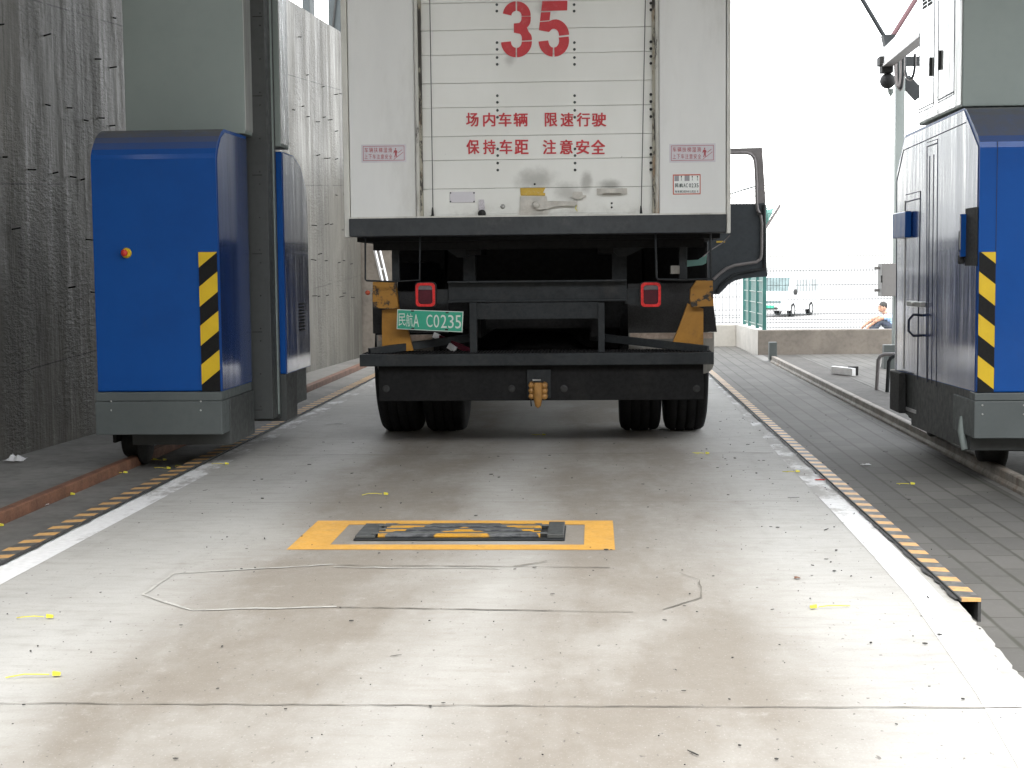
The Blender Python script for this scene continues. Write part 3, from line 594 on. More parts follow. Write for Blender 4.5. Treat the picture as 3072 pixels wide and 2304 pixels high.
MB().tube([(sxp, a.y, a.z), (sxp-.05, a.y+.03, a.z+.004), (sxp-.075, a.y+.05, a.z-.03), (sxp-.075, a.y+.05, b_.z+.03), (sxp-.05, a.y+.03, b_.z), (sxp, a.y, b_.z+.004)], .0085, 8).build('handle', 'line', sp)
a, b_ = fx(2898, 626, sxp), fx(2932, 797, sxp)
rc = MB().box(sxp-.003, sxp-.001, b_.y, a.y, b_.z, a.z).build('recess_shade', 'machine', sp)  # flat dark plate stands in for the shaded recess
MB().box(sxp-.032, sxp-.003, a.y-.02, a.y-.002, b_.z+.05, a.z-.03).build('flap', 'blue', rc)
MB().box(sxp-.036, sxp-.0325, a.y-.024, a.y-.012, b_.z+.09, a.z-.04).build('flap_edge', 'steel', rc)
MB().box(sxp-.03, sxp-.003, a.y+.002, a.y+.04, a.z-.24, a.z-.12).box(sxp-.03, sxp-.003, a.y+.004, a.y+.05, b_.z+.01, b_.z+.06).build('catch', 'machine', rc, .006)
a, b_ = fx(2711, 1218, sxp), fx(2747, 1240, sxp); MB().prism([(a.y, a.z), (b_.y, b_.z+.02), (b_.y, b_.z-.002), (a.y, a.z-.022)], 'x', sxp-.0035, sxp+.004).build('nameplate', 'alu', GR)
tx = 2.082
tw = MB().box(tx, xo, 8.40, 9.50, 2.035, 5.0).build('tower', 'tower', GR, .006)
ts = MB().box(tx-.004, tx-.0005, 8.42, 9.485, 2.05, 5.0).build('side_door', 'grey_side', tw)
sxp = tx-.004
Zq = lambda x, y: (2560+x*.2315, y*.2315)
mb = MB()
for a, b_, wd in (((1055, 0), (1040, 1360), .012), ((850, 1425), (1040, 1330), .006), ((850, 1462), (1040, 1375), .004), ((865, 0), (850, 1460), .010),
                  ((1108, 0), (1096, 1300), .010), ((1098, 1300), (1300, 1190), .008), ((1094, 1335), (1300, 1222), .004), ((1315, 0), (1302, 1220), .010)):
    sline(*Zq(*a), *Zq(*b_), wd, mb)
mb.build('panel_gap', 'line', ts)
for (x, y0, y1) in ((1015, 745, 985), (1132, 655, 905)):
    mb = MB(); sline(*Zq(x, y0), *Zq(x-5, y1), .03, mb, .012); mb.build('handle', 'machine', ts)
mb = MB()
for k in range(4):
    for (xa, xb_) in ((900, 950), (970, 1022)): sline(*Zq(xa, 108-k*48-(xa-900)*.65), *Zq(xb_, 75-k*48-(xa-900)*.65), .016, mb, .003)
mb.build('louvre', 'machine', ts)
railwheel(2.285, 8.45, GR); railwheel(2.285, 9.7, GR)
MB().box(2.19, 2.215, 8.36, 8.62, .09, .205).box(2.36, 2.5, 8.38, 8.6, .08, .2).box(2.10, 2.62, 8.75, 9.8, .13, .2).build('wheel_housing', 'machine', GR, .006)
a = fx(2905, 1290, sx); MB().tube([(sx-.012, 8.20, .30), (sx-.02, 8.17, .22), (sx-.01, 8.13, .12)], [.012, .022, .02], 8).build('cable_sleeve', 'tower', GR)
# bent tube barrier behind the right gantry
B = thing('tube_barrier', 'dark bent steel tube hoop with two legs standing on the pavers beyond the right gantry', 'barrier', (fy(2635, 1165, 14.3).x, 14.3, PZ))
for dx, dy in ((0, 0), (.052, -.25)):
    f = fy(2630, 1163, 14.3); t = fy(2634, 1080, 14.3)
    x = f.x+dx*1.0; y = 14.3+dy
    MB().tube([(x, y, PZ), (x+.012, y, t.z), (x+.03, y, t.z+.035), (x+.07, y, t.z+.055), (x+.9, y, t.z+.055), (x+.94, y, t.z+.03), (x+.95, y, t.z), (x+.95, y, PZ)], .019, 10).build('tube', 'door_grey' if dx == 0 else 'chassis', B)
# steel offcut on the pavers
C0 = thing('steel_offcut', 'short grey steel offcut with upright end lying on the pavers', 'steel offcut', tuple(gz(2515, 1128, PZ)))
g = gz(2506, 1124, PZ); 
MB().obox((g.x, g.y+.15, PZ+.045), (g.x+.16, g.y-.25, PZ+.045), .05, .085).build('bar', 'alu', C0, .004)
MB().box(g.x+.12, g.x+.23, g.y-.14, g.y-.11, PZ, PZ+.10).build('end_plate', 'machine', C0, .003)

# ------------------------------------------------------------------ pole with cable beam, camera and cabinet
PY = 18.9
pa, pb = fy(2685, 600, PY), fy(2712, 600, PY); pt = fy(2698, 140, PY)
PO = thing('utility_pole', 'grey square steel pole carrying a cable beam and dark globe camera behind the right gantry', 'pole', ((pa.x+pb.x)/2, PY, PZ))
MB().box(pa.x, pb.x, PY, PY+.12, PZ, pt.z).build('pole', 'post', PO, .006)
bm0 = fy(2662, 168, PY-.1); bm1 = Vector((bm0.x-.42, 9.6, bm0.z+.1))
nr = fy(2756, 86, 15.2); bm1 = nr+(nr-bm0)*.6
bm = MB().obox(bm0, bm1, .10, .20).build('cable_beam', 'alu', PO, .004)
MB().obox(bm0+Vector((0, 0, -.12)), bm1+Vector((0, 0, -.12)), .13, .03).build('flange', 'door_grey', bm)
bl = rect(2646, 106, 2683, 138, PY-.05)
br_ = MB().prism([(bl[0], bl[3]), (bl[1], bl[3]), (bl[1]-.01, bl[2]+.03), (bl[0]+.08, bl[2]), (bl[0]+.03, bl[2])], 'y', PY-.12, PY+.04).build('stay_bracket', 'chassis', PO)
c0 = fy(2652, 108, PY); c1 = fy(2588, 0, PY); MB().tube([c0, c0+(c1-c0)*2.2], .028, 8).build('stay', 'chassis', br_)
c0 = fy(2678, 108, PY); c1 = fy(2746, 0, PY); MB().tube([c0, c0+(c1-c0)*2.2], .032, 8).build('stay', 'red_pole', br_)
cr = rect(2637, 169, 2679, 196, PY-.15); cr2 = rect(2644, 196, 2679, 218, PY-.15)
cm = MB().box(cr[0], cr[1], PY-.2, PY, cr[2], cr[3]).box(cr2[0], cr2[1], PY-.18, PY-.02, cr2[2], cr2[3]-.002).build('camera_housing', 'machine', PO, .006)
cs = fy(2663, 243, PY-.1); MB().ball(cs, .098, n=24, m=16).build('camera_globe', 'black', cm)
MB().lathe([(.04, 0), (.035, -.05), (.0, -.1)], (cs.x+.04, PY-.1, cs.z-.10), 'z', 12).build('sensor', 'post', cm)
def loop(x0, x1, ytop, ybot, dy, rr):
    pts = []
    for i in range(17):
        t = i/16*math.pi; px = (x0+x1)/2-(x1-x0)/2*math.cos(t); py = ytop+(ybot-ytop)*math.sin(t)**.55
        pts.append(fy(px, py, PY-.25-dy*i/16))
    return MB().tube(pts, rr, 6)
for i, a in enumerate(((2690, 2712, 150, 270, .1), (2694, 2709, 152, 266, .12), (2712, 2746, 160, 240, .5), (2715, 2744, 162, 236, .55), (2686, 2704, 150, 262, .1))):
    loop(*a, .014 if i < 4 else .02).build('festoon_cable', 'chassis' if i % 2 else 'door_grey', bm)
ar = rect(2720, 168, 2760, 196, PY); MB().box(ar[0], ar[1]+.3, PY+.02, PY+.1, ar[2], ar[3]).build('arm', 'chassis', PO)
MB().obox(fy(2712, 238, PY+.06), fy(2760, 290, PY+.06), .06, .16).build('arm', 'chassis', PO)
eb = rect(2635, 790, 2684, 888, PY-.05)
EB = MB().box(eb[0], eb[1]+.03, PY-.28, PY-.01, eb[2], eb[3]).build('electric_cabinet', 'boxgrey', PO, .006)
q = rect(2643, 826, 2648, 848, PY-.3); MB().box(q[0], q[1], PY-.29, PY-.281, q[2], q[3]).build('lock', 'machine', EB)
for yy in (804, 871): q = rect(2623, yy-4, 2630, yy+4, PY-.1); MB().box(q[0], q[1]+.04, PY-.12, PY-.09, q[2], q[3]).build('lug', 'boxgrey', EB)

# ------------------------------------------------------------------ low walls and fence at the end of the yard
LY = 20.28
a = fy(2275, 991, LY); zt = a.z
cx = fy(2274, 1040, LY).x
tag(box(cx, 9.0, LY, LY+.25, PZ-.1, zt).build('low_wall', 'plain_concrete', None, .01), 'low brown grey concrete wall along the far end of the paving, mesh fence on top', 'wall', 'low walls at the end of the yard')
cl = fy(2212, 1000, 22.4).x
mb = MB().prism([(cx-.001, LY), (cx-.001, LY+.25), (cl+.26, 22.65), (cl-.02, 22.65), (cl-.02, 22.4)], 'z', PZ-.1, zt-.003)
tag(mb.build('low_wall', 'pale_concrete', None, .008), 'short pale low wall running back under the green fence panels', 'wall', 'low walls at the end of the yard')
tag(box(-.6, cl-.021, 22.4, 22.65, PZ-.1, zt-.006).build('low_wall', 'pale_concrete', None, .008), 'mottled pale low wall at the end of the lane, left of the green fence', 'wall', 'low walls at the end of the yard')
FN = thing('mesh_fence', 'green mesh fence with razor wire on top of the low walls', 'fence', (cx+.1, LY+.12, zt))
ztop = fy(2297, 640, LY).z
c_a, c_b = Vector((cx+.10, LY+.12, 0)), Vector((cl+.12, 22.52, 0))
def fence_panel(p, q, nv, hz, rv, rh, matn):
    mb = MB()
    for i in range(nv+1):
        c = p+(q-p)*i/nv; mb.tube([(c.x, c.y, zt+.01), (c.x, c.y, ztop)], rv, 4)
    for z in hz: mb.tube([(p.x, p.y, z), (q.x, q.y, z)], rh, 4)
    return mb.build('mesh_panel', matn, FN)
for px, yy, wd in ((2293, LY+.12, .05), (2275, None, .045), (2249, None, .045), (2229, 22.52, .05)):
    if yy is None:
        t = .33 if px == 2275 else .72; c = c_a+(c_b-c_a)*t
    else: c = c_a if yy < 21 else c_b
    MB().box(c.x-wd/2, c.x+wd/2, c.y-wd/2, c.y+wd/2, zt-.004, ztop+.1).build('post', 'fence', FN)
mb = MB()
for t0, t1 in ((0, .33), (.33, .72), (.72, 1)):
    p, q = c_a+(c_b-c_a)*(t0+.03), c_a+(c_b-c_a)*(t1-.05)
    mb.add([(p.x+.004, p.y, zt+.02), (q.x+.004, q.y, zt+.02), (q.x+.004, q.y, ztop), (p.x+.004, p.y, ztop)], [(0, 1, 2, 3)])
mb.build('infill_panel', 'fence', FN)
mb = MB()
for t0, t1 in ((0, .33), (.33, .72), (.72, 1)):
    p, q = c_a+(c_b-c_a)*(t0+.03), c_a+(c_b-c_a)*(t1-.05)
    k = 0; z = zt+.06
    while z < ztop: mb.tube([(p.x-.012, p.y, z), (q.x-.012, q.y, z)], .007, 4); z += .155
    mb.tube([(p.x-.012, p.y, zt), (p.x-.012, p.y, ztop)], .009, 4)
mb.build('mesh_panel', 'mesh_light', FN)
hz = [zt+.03, zt+.06+.04, zt+.14, zt+.22, zt+.42, zt+.62, zt+.82, zt+1.02, zt+1.22, ztop]
fence_panel(Vector((cx+.14, LY+.12, 0)), Vector((8.6, LY+.12, 0)), 150, hz, .0032, .0036, 'fence_pale')
fence_panel(Vector((-.4, 22.52, 0)), Vector((cl+.05, 22.52, 0)), 50, hz, .0038, .0042, 'fence_pale')
for x in (4.8, 7.2): MB().box(x-.025, x+.025, LY+.15, LY+.2, zt-.004, ztop+.1).build('post', 'fence', FN)
cz = ztop+.02
pts = []
cen = fy(2292, 592, LY); rr = .185
for i in range(420):
    t = i/420; a = t*2*math.pi*15; yy = LY+.1+t*4.0
    pts.append((cen.x-.02-.08*t*4+rr*1.0*math.cos(a), yy, cen.z+rr*math.sin(a)))
mb = MB().tube(pts, .0045, 4)
for i in range(0, 420, 2):
    p = Vector(pts[i]); mb.tube([p+Vector((-.018, 0, .012)), p+Vector((.018, 0, -.012))], .004, 3)
mb.build('razor_wire', 'fence_pale', FN)
a, b_ = fy(2293, 690, LY+.1), fy(2341, 615, LY+.1); MB().obox(a, b_, .035, .035).build('arm', 'door_grey', FN)
pt_ = [fy(x, y, LY+.1) for x, y in ((2290, 632), (2322, 624), (2318, 640), (2310, 655), (2297, 690), (2290, 690))]
MB().prism([(p.x, p.z) for p in pt_], 'y', LY+.14, LY+.155).build('top_plate', 'teal', FN)

# ------------------------------------------------------------------ truck
T = thing('catering_truck', 'white high lift box truck with red number 35 on its roller door, seen from behind', 'truck', (-.35, 11.5, 0))
BY = 9.2
bx0, bx1 = fy(1028, 350, BY).x, fy(2192, 350, BY).x
zs0 = 1.478; zb0 = 1.362; ZT = 3.75; BE = 14.3
px = lambda u, v: (1024+u*.463, v*.463)        # zoomed crop of the door -> photo pixels
dl, dr = fy(1265, 350, BY).x, fy(1957, 350, BY).x
pl_, pr_ = fy(1244, 350, BY).x, fy(1978, 350, BY).x
ul, ur = fy(1047, 350, BY).x, fy(2178, 350, BY).x
ztop_d = 3.35
mb = MB().box(bx0+.01, bx1-.01, BY+.055, BE, zb0+.02, ZT)
bd = mb.build('box_body', 'white', T, .01)
MB().box(ul, pl_, BY, BY+.055, zs0, ZT).build('rear_panel', 'white', bd, .003)
MB().box(pr_, ur, BY, BY+.055, zs0, ZT).build('rear_panel', 'white', bd, .003)
MB().box(pl_, pr_, BY, BY+.055, ztop_d, ZT).build('header_panel', 'white', bd, .003)
for x0, x1 in ((bx0, ul-.004), (ur+.004, bx1)):
    mb = MB().box(x0, x1, BY-.012, BY+.06, zb0-.004, ZT); mb.build('corner_trim', 'trim', bd, .004)
for x0, x1 in ((pl_+.003, dl-.018), (dr+.018, pr_-.003)):
    MB().box(x0, x1, BY-.014, BY+.05, zs0+.002, ztop_d).build('door_post', 'post_flake', bd, .008)
for x0 in (dl-.018, dr): MB().box(x0, x0+.018, BY+.004, BY+.05, zs0+.002, ztop_d).build('door_seal', 'seal_black', bd)
mb = MB()
for v in (20, 63, 270, 315, 365, 410, 612, 658, 708, 755, 958, 1000, 1055, 1098):
    p = fy(*px(2006, v), BY); MB().lathe([(0, -.006), (.0075, -.005), (.0095, 0)], (p.x, BY+.003, p.z), 'y', 10).build('rivet', 'machine', bd)
# roller door with real slats
RD = MB(); lines = [10, 187, 347, 532, 690, 876, 1032, 1217]
zl = [fy(1600, v*.463, BY+.03).z for v in lines]; zl = [ztop_d]+[zl[0]+(zl[0]-zl[1])*k for k in (3, 2, 1)][0:3]+zl+[zs0+.004]
zl = sorted(set([z for z in zl if z <= ztop_d]), reverse=True)
for i in range(len(zl)-1): RD.box(dl, dr, BY+.03, BY+.05, zl[i+1]+.0009, zl[i]-.0009)
rd = RD.build('roller_door', 'slat', T, .003)
MB().box(dl, dr, BY+.045, BY+.0545, zs0+.004, ztop_d-.002).build('door_backing', 'machine', rd)
zq = fy(1600, 1380*.463, BY).z; MB().box(dl+.02, fy(1930, 640, BY).x, BY+.024, BY+.0295, zs0+.004, zq).build('bottom_rail', 'slat', rd, .003)
mb = MB()
for u in (1010, 1511):
    for v in (30, 72, 276, 320, 373, 417, 620, 663, 715, 760, 965, 1008, 1057, 1102):
        p = fy(*px(u+(v-500)*.006, v), BY+.03); MB().lathe([(0, -.006), (.006, -.0045), (.0088, 0)], (p.x, BY+.0297, p.z), 'y', 10).build('rivet', 'rivet', rd)
mb = MB()
for a, b_ in (((573, 0), (594, 1385)), ((1970, 0), (1943, 1370))):
    p, q = fy(*px(*a), BY+.01), fy(*px(*b_), BY+.01); p = p+(p-q)*.7; MB().tube([p, q], .0025, 6).build('pull_cable', 'chassis', rd)
for u, v in ((592, 1395), (1942, 1385)):
    p = fy(*px(u, v), BY+.01); MB().tube([(p.x, BY+.012, p.z+.05), (p.x, BY+.008, p.z), (p.x-.006, BY+.01, p.z-.012)], [.004, .009, .013], 8).build('cable_anchor', 'machine', rd)
DY = BY+.0265
# number 35 in stencil pieces
def arc(cx, cy, rx, ry, a0, a1, n=9): return [(cx+rx*math.cos(R(a0+(a1-a0)*i/n)), cy-ry*math.sin(R(a0+(a1-a0)*i/n))) for i in range(n+1)]
pieces = [
 arc(1132, 100, 86, 91, 172, 92)+arc(1132, 100, 30, 30, 95, 180)[0:]+[(1104, 101)],
 arc(1139, 102, 88, 93, 90, 0)+[(1166, 103)]+arc(1139, 100, 28, 30, 0, 90),
 [(1228, 107)]+arc(1180, 125, 47, 60, -8, -62, 6)+arc(1180, 250, 55, 55, 50, -10, 6)+[(1171, 263)]+arc(1140, 250, 30, 38, -15, 55, 5)+[(1118, 211), (1118, 152)]+arc(1136, 122, 31, 32, -60, 0, 5)+[(1167, 107)],
 arc(1137, 268, 98, 103, 0, -89)+arc(1137, 270, 32, 40, -88, 0),
 arc(1131, 268, 97, 103, -91, -176)+[(1098, 268)]+arc(1131, 270, 32, 39, 180, 268),
 [(1302, 8), (1465, 5), (1463, 67), (1295, 71)],
 [(1294, 80), (1355, 78), (1349, 131), (1287, 136)],
 [(1286, 143), (1345, 138), (1372, 127)]+arc(1380, 228, 96, 104, 82, 2)+[(1411, 232)]+arc(1376, 228, 34, 42, 10, 115, 7)+[(1346, 207), (1280, 195)],
 arc(1378, 262, 98, 105, 14, -88)+arc(1378, 262, 33, 46, -88, 24, 7),
 arc(1372, 262, 95, 105, -92, -176, 7)+[(1340, 262)]+arc(1372, 262, 30, 46, 190, 268, 6)]
mb = MB()
for pc_ in pieces: mb.prism([(fy(*px(u, v), DY).x, fy(*px(u, v), DY).z) for u, v in pc_], 'y', DY-.001, DY+.003)
part_label(mb.build('number', 'red', rd), 'large red stencilled number 35')
def row(chars, rects, v0, v1, name, label, parent, Y, matn, fat=.02, conv=px):
    mb = MB()
    for ch, (u0, u1) in zip(chars, rects):
        r_ = rect(*conv(u0, v0), *conv(u1, v1), Y); put_char(mb, ch, r_[0], r_[1], r_[2], r_[3], Y, fat)
    return part_label(mb.build(name, matn, parent), label)
row('场内车辆', [(808, 890), (918, 998), (1018, 1103), (1115, 1208)], 730, 820, 'lettering', 'upper first phrase of red Chinese characters', rd, DY, 'red', .026)
row('限速行驶', [(1318, 1400), (1420, 1505), (1525, 1612), (1622, 1717)], 730, 820, 'lettering', 'upper second phrase of red Chinese characters', rd, DY, 'red', .026)
row('保持车距', [(810, 895), (918, 1000), (1025, 1108), (1122, 1213)], 905, 999, 'lettering', 'lower first phrase of red Chinese characters', rd, DY, 'red', .026)
row('注意安全', [(1305, 1392), (1415, 1500), (1520, 1608), (1618, 1710)], 905, 999, 'lettering', 'lower second phrase of red Chinese characters', rd, DY, 'red', .026)
# door furniture
q1 = lambda u, v: (1500+u*.226, 500+v*.226)
def pq(u, v, Y): p = fy(*q1(u, v), Y); return (p.x, p.z)
lk = MB().prism([pq(265, 395, DY), pq(620, 395, DY), pq(640, 560, DY), pq(640, 670, DY), pq(265, 670, DY)], 'y', DY-.003, DY+.002).build('latch_plate', 'handle', rd, .002)
arm = [(430, 500), (445, 465), (500, 450), (560, 462), (700, 458), (1000, 462), (1020, 475), (1020, 510), (985, 522), (850, 520), (740, 528), (640, 560), (560, 572), (490, 570), (445, 545)]
MB().prism([pq(u, v, DY) for u, v in arm], 'y', DY-.022, DY-.006).build('latch_arm', 'handle', lk, .003)
MB().lathe([(.0, -.032), (.018, -.03), (.022, -.02), (.022, 0)], (pq(480, 510, DY)[0], DY-.006, pq(480, 510, DY)[1]), 'y', 20).build('latch_hub', 'handle', lk)
MB().prism([pq(u, v, DY) for u, v in ((565, 600), (640, 555), (640, 640), (570, 685))], 'y', DY-.024, DY-.003).build('latch_tongue', 'handle', lk, .002)
MB().prism([pq(u, v, DY) for u, v in ((970, 335), (1090, 335), (1100, 380), (1145, 380), (1145, 400), (1105, 405), (1095, 430), (1000, 430), (955, 400))], 'y', DY-.02, DY+.002).build('padlock_hasp', 'handle', rd, .003)
MB().box(*[pq(1015, 430, DY)[0], pq(1027, 430, DY)[0]], DY-.028, DY-.022, pq(1020, 600, DY)[1], pq(1020, 425, DY)[1]).build('hasp_bar', 'handle', rd)
MB().tube([(pq(1018, 540, DY)[0], DY-.03, pq(0, 530, DY)[1]), (pq(1000, 580, DY)[0], DY-.03, pq(0, 570, DY)[1]), (pq(1030, 620, DY)[0], DY-.024, pq(0, 610, DY)[1])], .003, 5).build('door_seal_tag', 'yel_tag', rd)
MB().prism([pq(u, v, DY) for u, v in ((1285, 290), (1685, 285), (1690, 365), (1285, 375))], 'y', DY-.003, DY+.002).build('handle_base', 'handle', rd, .004)
MB().prism([pq(u, v, DY) for u, v in ((1345, 290), (1380, 298), (1590, 295), (1625, 285), (1625, 372), (1590, 352), (1380, 355), (1345, 375))], 'y', DY-.035, DY-.004).build('pull_handle', 'handle', rd, .006)
MB().prism([pq(u, v, DY) for u, v in ((268, 285), (605, 278), (570, 345), (600, 350), (600, 385), (275, 385))], 'y', DY-.001, DY+.002).build('worn_label', 'label_yellow', rd)
r_ = rect(*px(702, 1243), *px(866, 1313), DY); wn = MB().box(r_[0], r_[1], DY-.002, DY+.002, r_[2], r_[3]).build('plaque', 'sticker', rd, .003)
mb = MB()
for u in (708, 860):
    for v in (1250, 1306): p = fy(*px(u, v), DY); MB().lathe([(0, -.004), (.005, -.002), (.005, 0)], (p.x, DY-.002, p.z), 'y', 8).build('screw', 'rivet', wn)
p = fy(*px(908, 1340), DY); MB().prism([(p.x-.017, p.z+.045), (p.x+.017, p.z+.045), (p.x+.024, p.z-.02), (p.x-.02, p.z-.02)], 'y', DY-.004, DY-.001).build('pull_strap', 'silver', rd)
p = fy(*px(912, 1385), DY); MB().lathe([(.0, -.03), (.02, -.025), (.026, -.012), (.022, 0)], (p.x, DY-.002, p.z), 'y', 16).build('strap_knob', 'machine', rd)
p = fy(*px(1046, 1338), DY); MB().lathe([(.004, -.006), (.013, -.004), (.015, 0)], (p.x, DY, p.z), 'y', 14).build('lock', 'steel', rd); 
mb = MB()
for u, v in ((1483, 485), (1483, 540), (460, 232), (995, 40)): p = fy(*q1(u, v), DY); mb.lathe([(0, -.003), (.006, -.002), (.007, 0)], (p.x, DY+.001, p.z), 'y', 8)
mb.build('hole_plug', 'machine', rd)
# stickers on the two rear panels
def warning(cv, base):
    r_ = rect(*cv(0, 0), *cv(100, 40), BY-.001); st = MB().box(r_[0], r_[1], BY-.0012, BY+.001, r_[2], r_[3]).build('warning_sticker', 'sticker', bd)
    part_label(st, base); Y = BY-.0022
    mb = MB(); f = rect(*cv(3.8, 3.5), *cv(96, 36), Y); t = .0030
    mb.box(f[0], f[1], Y, Y+.0004, f[3]-t, f[3]); mb.box(f[0], f[1], Y, Y+.0004, f[2], f[2]+t); mb.box(f[0], f[0]+t, Y, Y+.0004, f[2]+t, f[3]-t); mb.box(f[1]-t, f[1], Y, Y+.0004, f[2]+t, f[3]-t)
    for i, ch in enumerate('车辆扶梯湿滑'): r2 = rect(*cv(7+i*10.6, 7.2), *cv(15.5+i*10.6, 18), Y); put_char(mb, ch, *r2, Y, .01)
    for i, ch in enumerate('上下车注意安全'): r2 = rect(*cv(7+i*9.1, 22), *cv(14.2+i*9.1, 32.5), Y); put_char(mb, ch, *r2, Y, .01)
    def P2(u, v): p = fy(*cv(u, v), Y); return (p.x, p.z)
    for poly in ([(74.5, 10), (76.5, 8), (78.3, 10), (76.5, 12)], [(73, 14), (76, 12), (79, 13.5), (81, 18), (79.5, 18), (79, 22), (80, 28), (78, 28), (77, 23), (75.5, 29), (73.5, 29), (75, 21), (74.5, 17), (72.5, 20), (71.5, 19)],
                 [(82, 18), (91, 11), (91.5, 12), (82.5, 19)], [(72, 33), (93, 17), (93.4, 18), (72.4, 34)]):
        mb.prism([P2(u, v) for u, v in poly], 'y', Y, Y+.0004)
    mb.build('warning_text', 'darkred', st)
warning(lambda u, v: (1084+u*1.345, 433+v*1.355), 'pale sticker with red Chinese warning text, on the panel left of the roller door')
warning(lambda u, v: (2008+u*1.385, 431+v*1.40), 'pale sticker with red Chinese warning text, on the panel right of the roller door')
s2 = lambda u, v: (1980+u*.12055, 400+v*.12055)
r_ = rect(*s2(320, 1020), *s2(1010, 1522), BY); st = MB().box(r_[0], r_[1], BY-.0012, BY+.001, r_[2], r_[3]).build('inspection_sticker', 'orange', bd, .006)
part_label(st, 'white inspection sticker with orange border reading AC 0235')
r_ = rect(*s2(346, 1050), *s2(986, 1496), BY); MB().box(r_[0], r_[1], BY-.0020, BY-.0013, r_[2], r_[3]).build('sticker_face', 'sticker2', st)
mb = MB()
for a in ((358, 1052, 470, 1190), (610, 1050, 735, 1186)): r_ = rect(*s2(a[0], a[1]), *s2(a[2], a[3]), BY); mb.box(r_[0], r_[1], BY-.0026, BY-.0021, r_[2], r_[3])
mb.build('print_block', 'greyblock', st)
mb = MB(); Y = BY-.0028
for ch, a, b_ in (('民', 372, 462), ('航', 480, 572), ('A', 585, 635), ('C', 643, 692), ('0', 722, 772), ('2', 784, 835), ('3', 848, 897), ('5', 908, 960)): put_char(mb, ch, *rect(*s2(a, 1245), *s2(b_, 1345), Y), Y, .03)
for ch, a, b_ in [(c, 375+i*61, 425+i*61) for i, c in enumerate('有效期')]+[(c, 556+i*34, 584+i*34) for i, c in enumerate('2009')]+[('年', 695, 738), ('1', 757, 765), ('月', 782, 828), ('3', 838, 862), ('1', 876, 886), ('号', 915, 958)]: put_char(mb, ch, *rect(*s2(a, 1420), *s2(b_, 1478), Y), Y, .02)
for a in (520, 790, 920):
    for k, ch in enumerate('12月'): put_char(mb, ch, *rect(*s2(a, 1058+k*42), *s2(a+26, 1096+k*42), Y), Y, .02)
mb.build('sticker_text', 'ink', st)
# sill
sl = MB().box(fy(1047, 680, BY-.03).x, fy(2180, 680, BY-.03).x, BY-.03, BY+.16, zb0, zs0-.002).build('rear_sill', 'sill', T, .006)
p = fy(1600, 652, BY-.03); MB().box(ul, ur, BY-.026, BY+.0, zs0-.0015, zs0+.008).build('sill_lip', 'trim', sl)
# under body: floor frame, lift, chassis
MB().box(bx0+.05, bx1-.05, BY+.17, BE-.1, zb0-.03, zb0+.015).box(bx0+.15, bx1-.15, BY+.2, BY+.28, zb0-.085, zb0-.031).build('floor_frame', 'chassis_dark', T)
for x in (-.78, .08): MB().box(x-.05, x+.05, BY+.25, BE-.2, zb0-.12, zb0-.032).build('lift_beam', 'chassis_dark', T)
mb = MB()
for pts in (((1330, 742), (1450, 742), (1395, 772), (1372, 772)), ((1820, 738), (1945, 738), (1882, 768), (1855, 768))):
    MB().prism([(fy(u, v, BY+.35).x, fy(u, v, BY+.35).z) for u, v in pts], 'y', BY+.33, BY+.4).build('hanger', 'chassis', T)
for x0, x1 in ((1392, 1428), (1836, 1880)):
    r_ = rect(x0, 770, x1, 842, BY+.5); MB().box(r_[0], r_[1], BY+.45, BY+.55, r_[2], zb0-.03).build('lift_post', 'chassis', T)
r_ = rect(1345, 841, 1880, 905, BY+.15)
mb = MB().box(r_[0], r_[1], BY+.15, BY+.165, r_[2], r_[3]).box(r_[0], r_[1], BY+.095, BY+.15, r_[3]-.012, r_[3]).box(r_[0], r_[1], BY+.095, BY+.15, r_[2], r_[2]+.010)
mb.build('channel_beam', 'chassis', T, .003)
r_ = rect(1409, 908, 1813, 957, BY+.1); MB().box(r_[0]+.045, r_[1]-.04, BY+.10, BY+.115, r_[2], r_[3]).build('tread_plate', 'chassis', T, .003)
mb = MB(); 
for i in range(26):
    for j in range(3):
        x = r_[0]+.06+i*(r_[1]-r_[0]-.12)/25; z = r_[2]+.02+j*.034; sg = 1 if (i+j) % 2 else -1
        mb.obox((x-.009, BY+.0985, z-sg*.007), (x+.009, BY+.0985, z+sg*.007), .003, .004)
mb.build('tread_pattern', 'chassis', T)
for a, b_ in ((1409, 1431), (1794, 1814)):
    q = rect(a, 908, b_, 1058, BY+.1); MB().box(q[0], q[1], BY+.09, BY+.13, q[2]-.01, q[3]).build('step_post', 'chassis', T, .003)
# rear platform
pz1, pz0 = .612, .536
pf = MB().box(fy(1080, 1080, BY).x, fy(2141, 1080, BY).x, BY-.02, BY+.03, pz0, pz1).build('platform_beam', 'chassis', T, .004)
mb = MB(); x = fy(1080, 1080, BY).x+.01; xe = fy(2141, 1080, BY).x-.01; i = 0
while x < xe:
    mb.box(x, x+.006, BY+.031, BY+.36, pz1-.02, pz1+.004); x += .022
for k in range(8): mb.box(fy(1080, 1080, BY).x+.01, xe, BY+.05+k*.042, BY+.054+k*.042, pz1-.016, pz1+.001)
mb.build('grating', 'chassis_dark', pf)
for xa_, xe_ in ((-1.45, -.80), (.73, -.02)): MB().obox((xa_, BY+.10, pz1+.01), (xe_, BY+.45, pz1+.085), .04, .05).build('platform_brace', 'chassis', T, .003)
r_ = rect(1137, 1098, 2110, 1201, BY+.06); up = MB().box(r_[0], r_[1], BY+.05, BY+.07, r_[2], pz0-.001).build('underrun_plate', 'chassis_dark', T, .003)
mb = MB()
for u in (1158, 1535, 1692, 2090): 
    q = fy(u, 1166, BY+.05); MB().lathe([(.011, -.003), (.02, -.004), (.024, 0)], (q.x, BY+.0495, q.z), 'y', 14).build('hole_rim', 'machine', up)
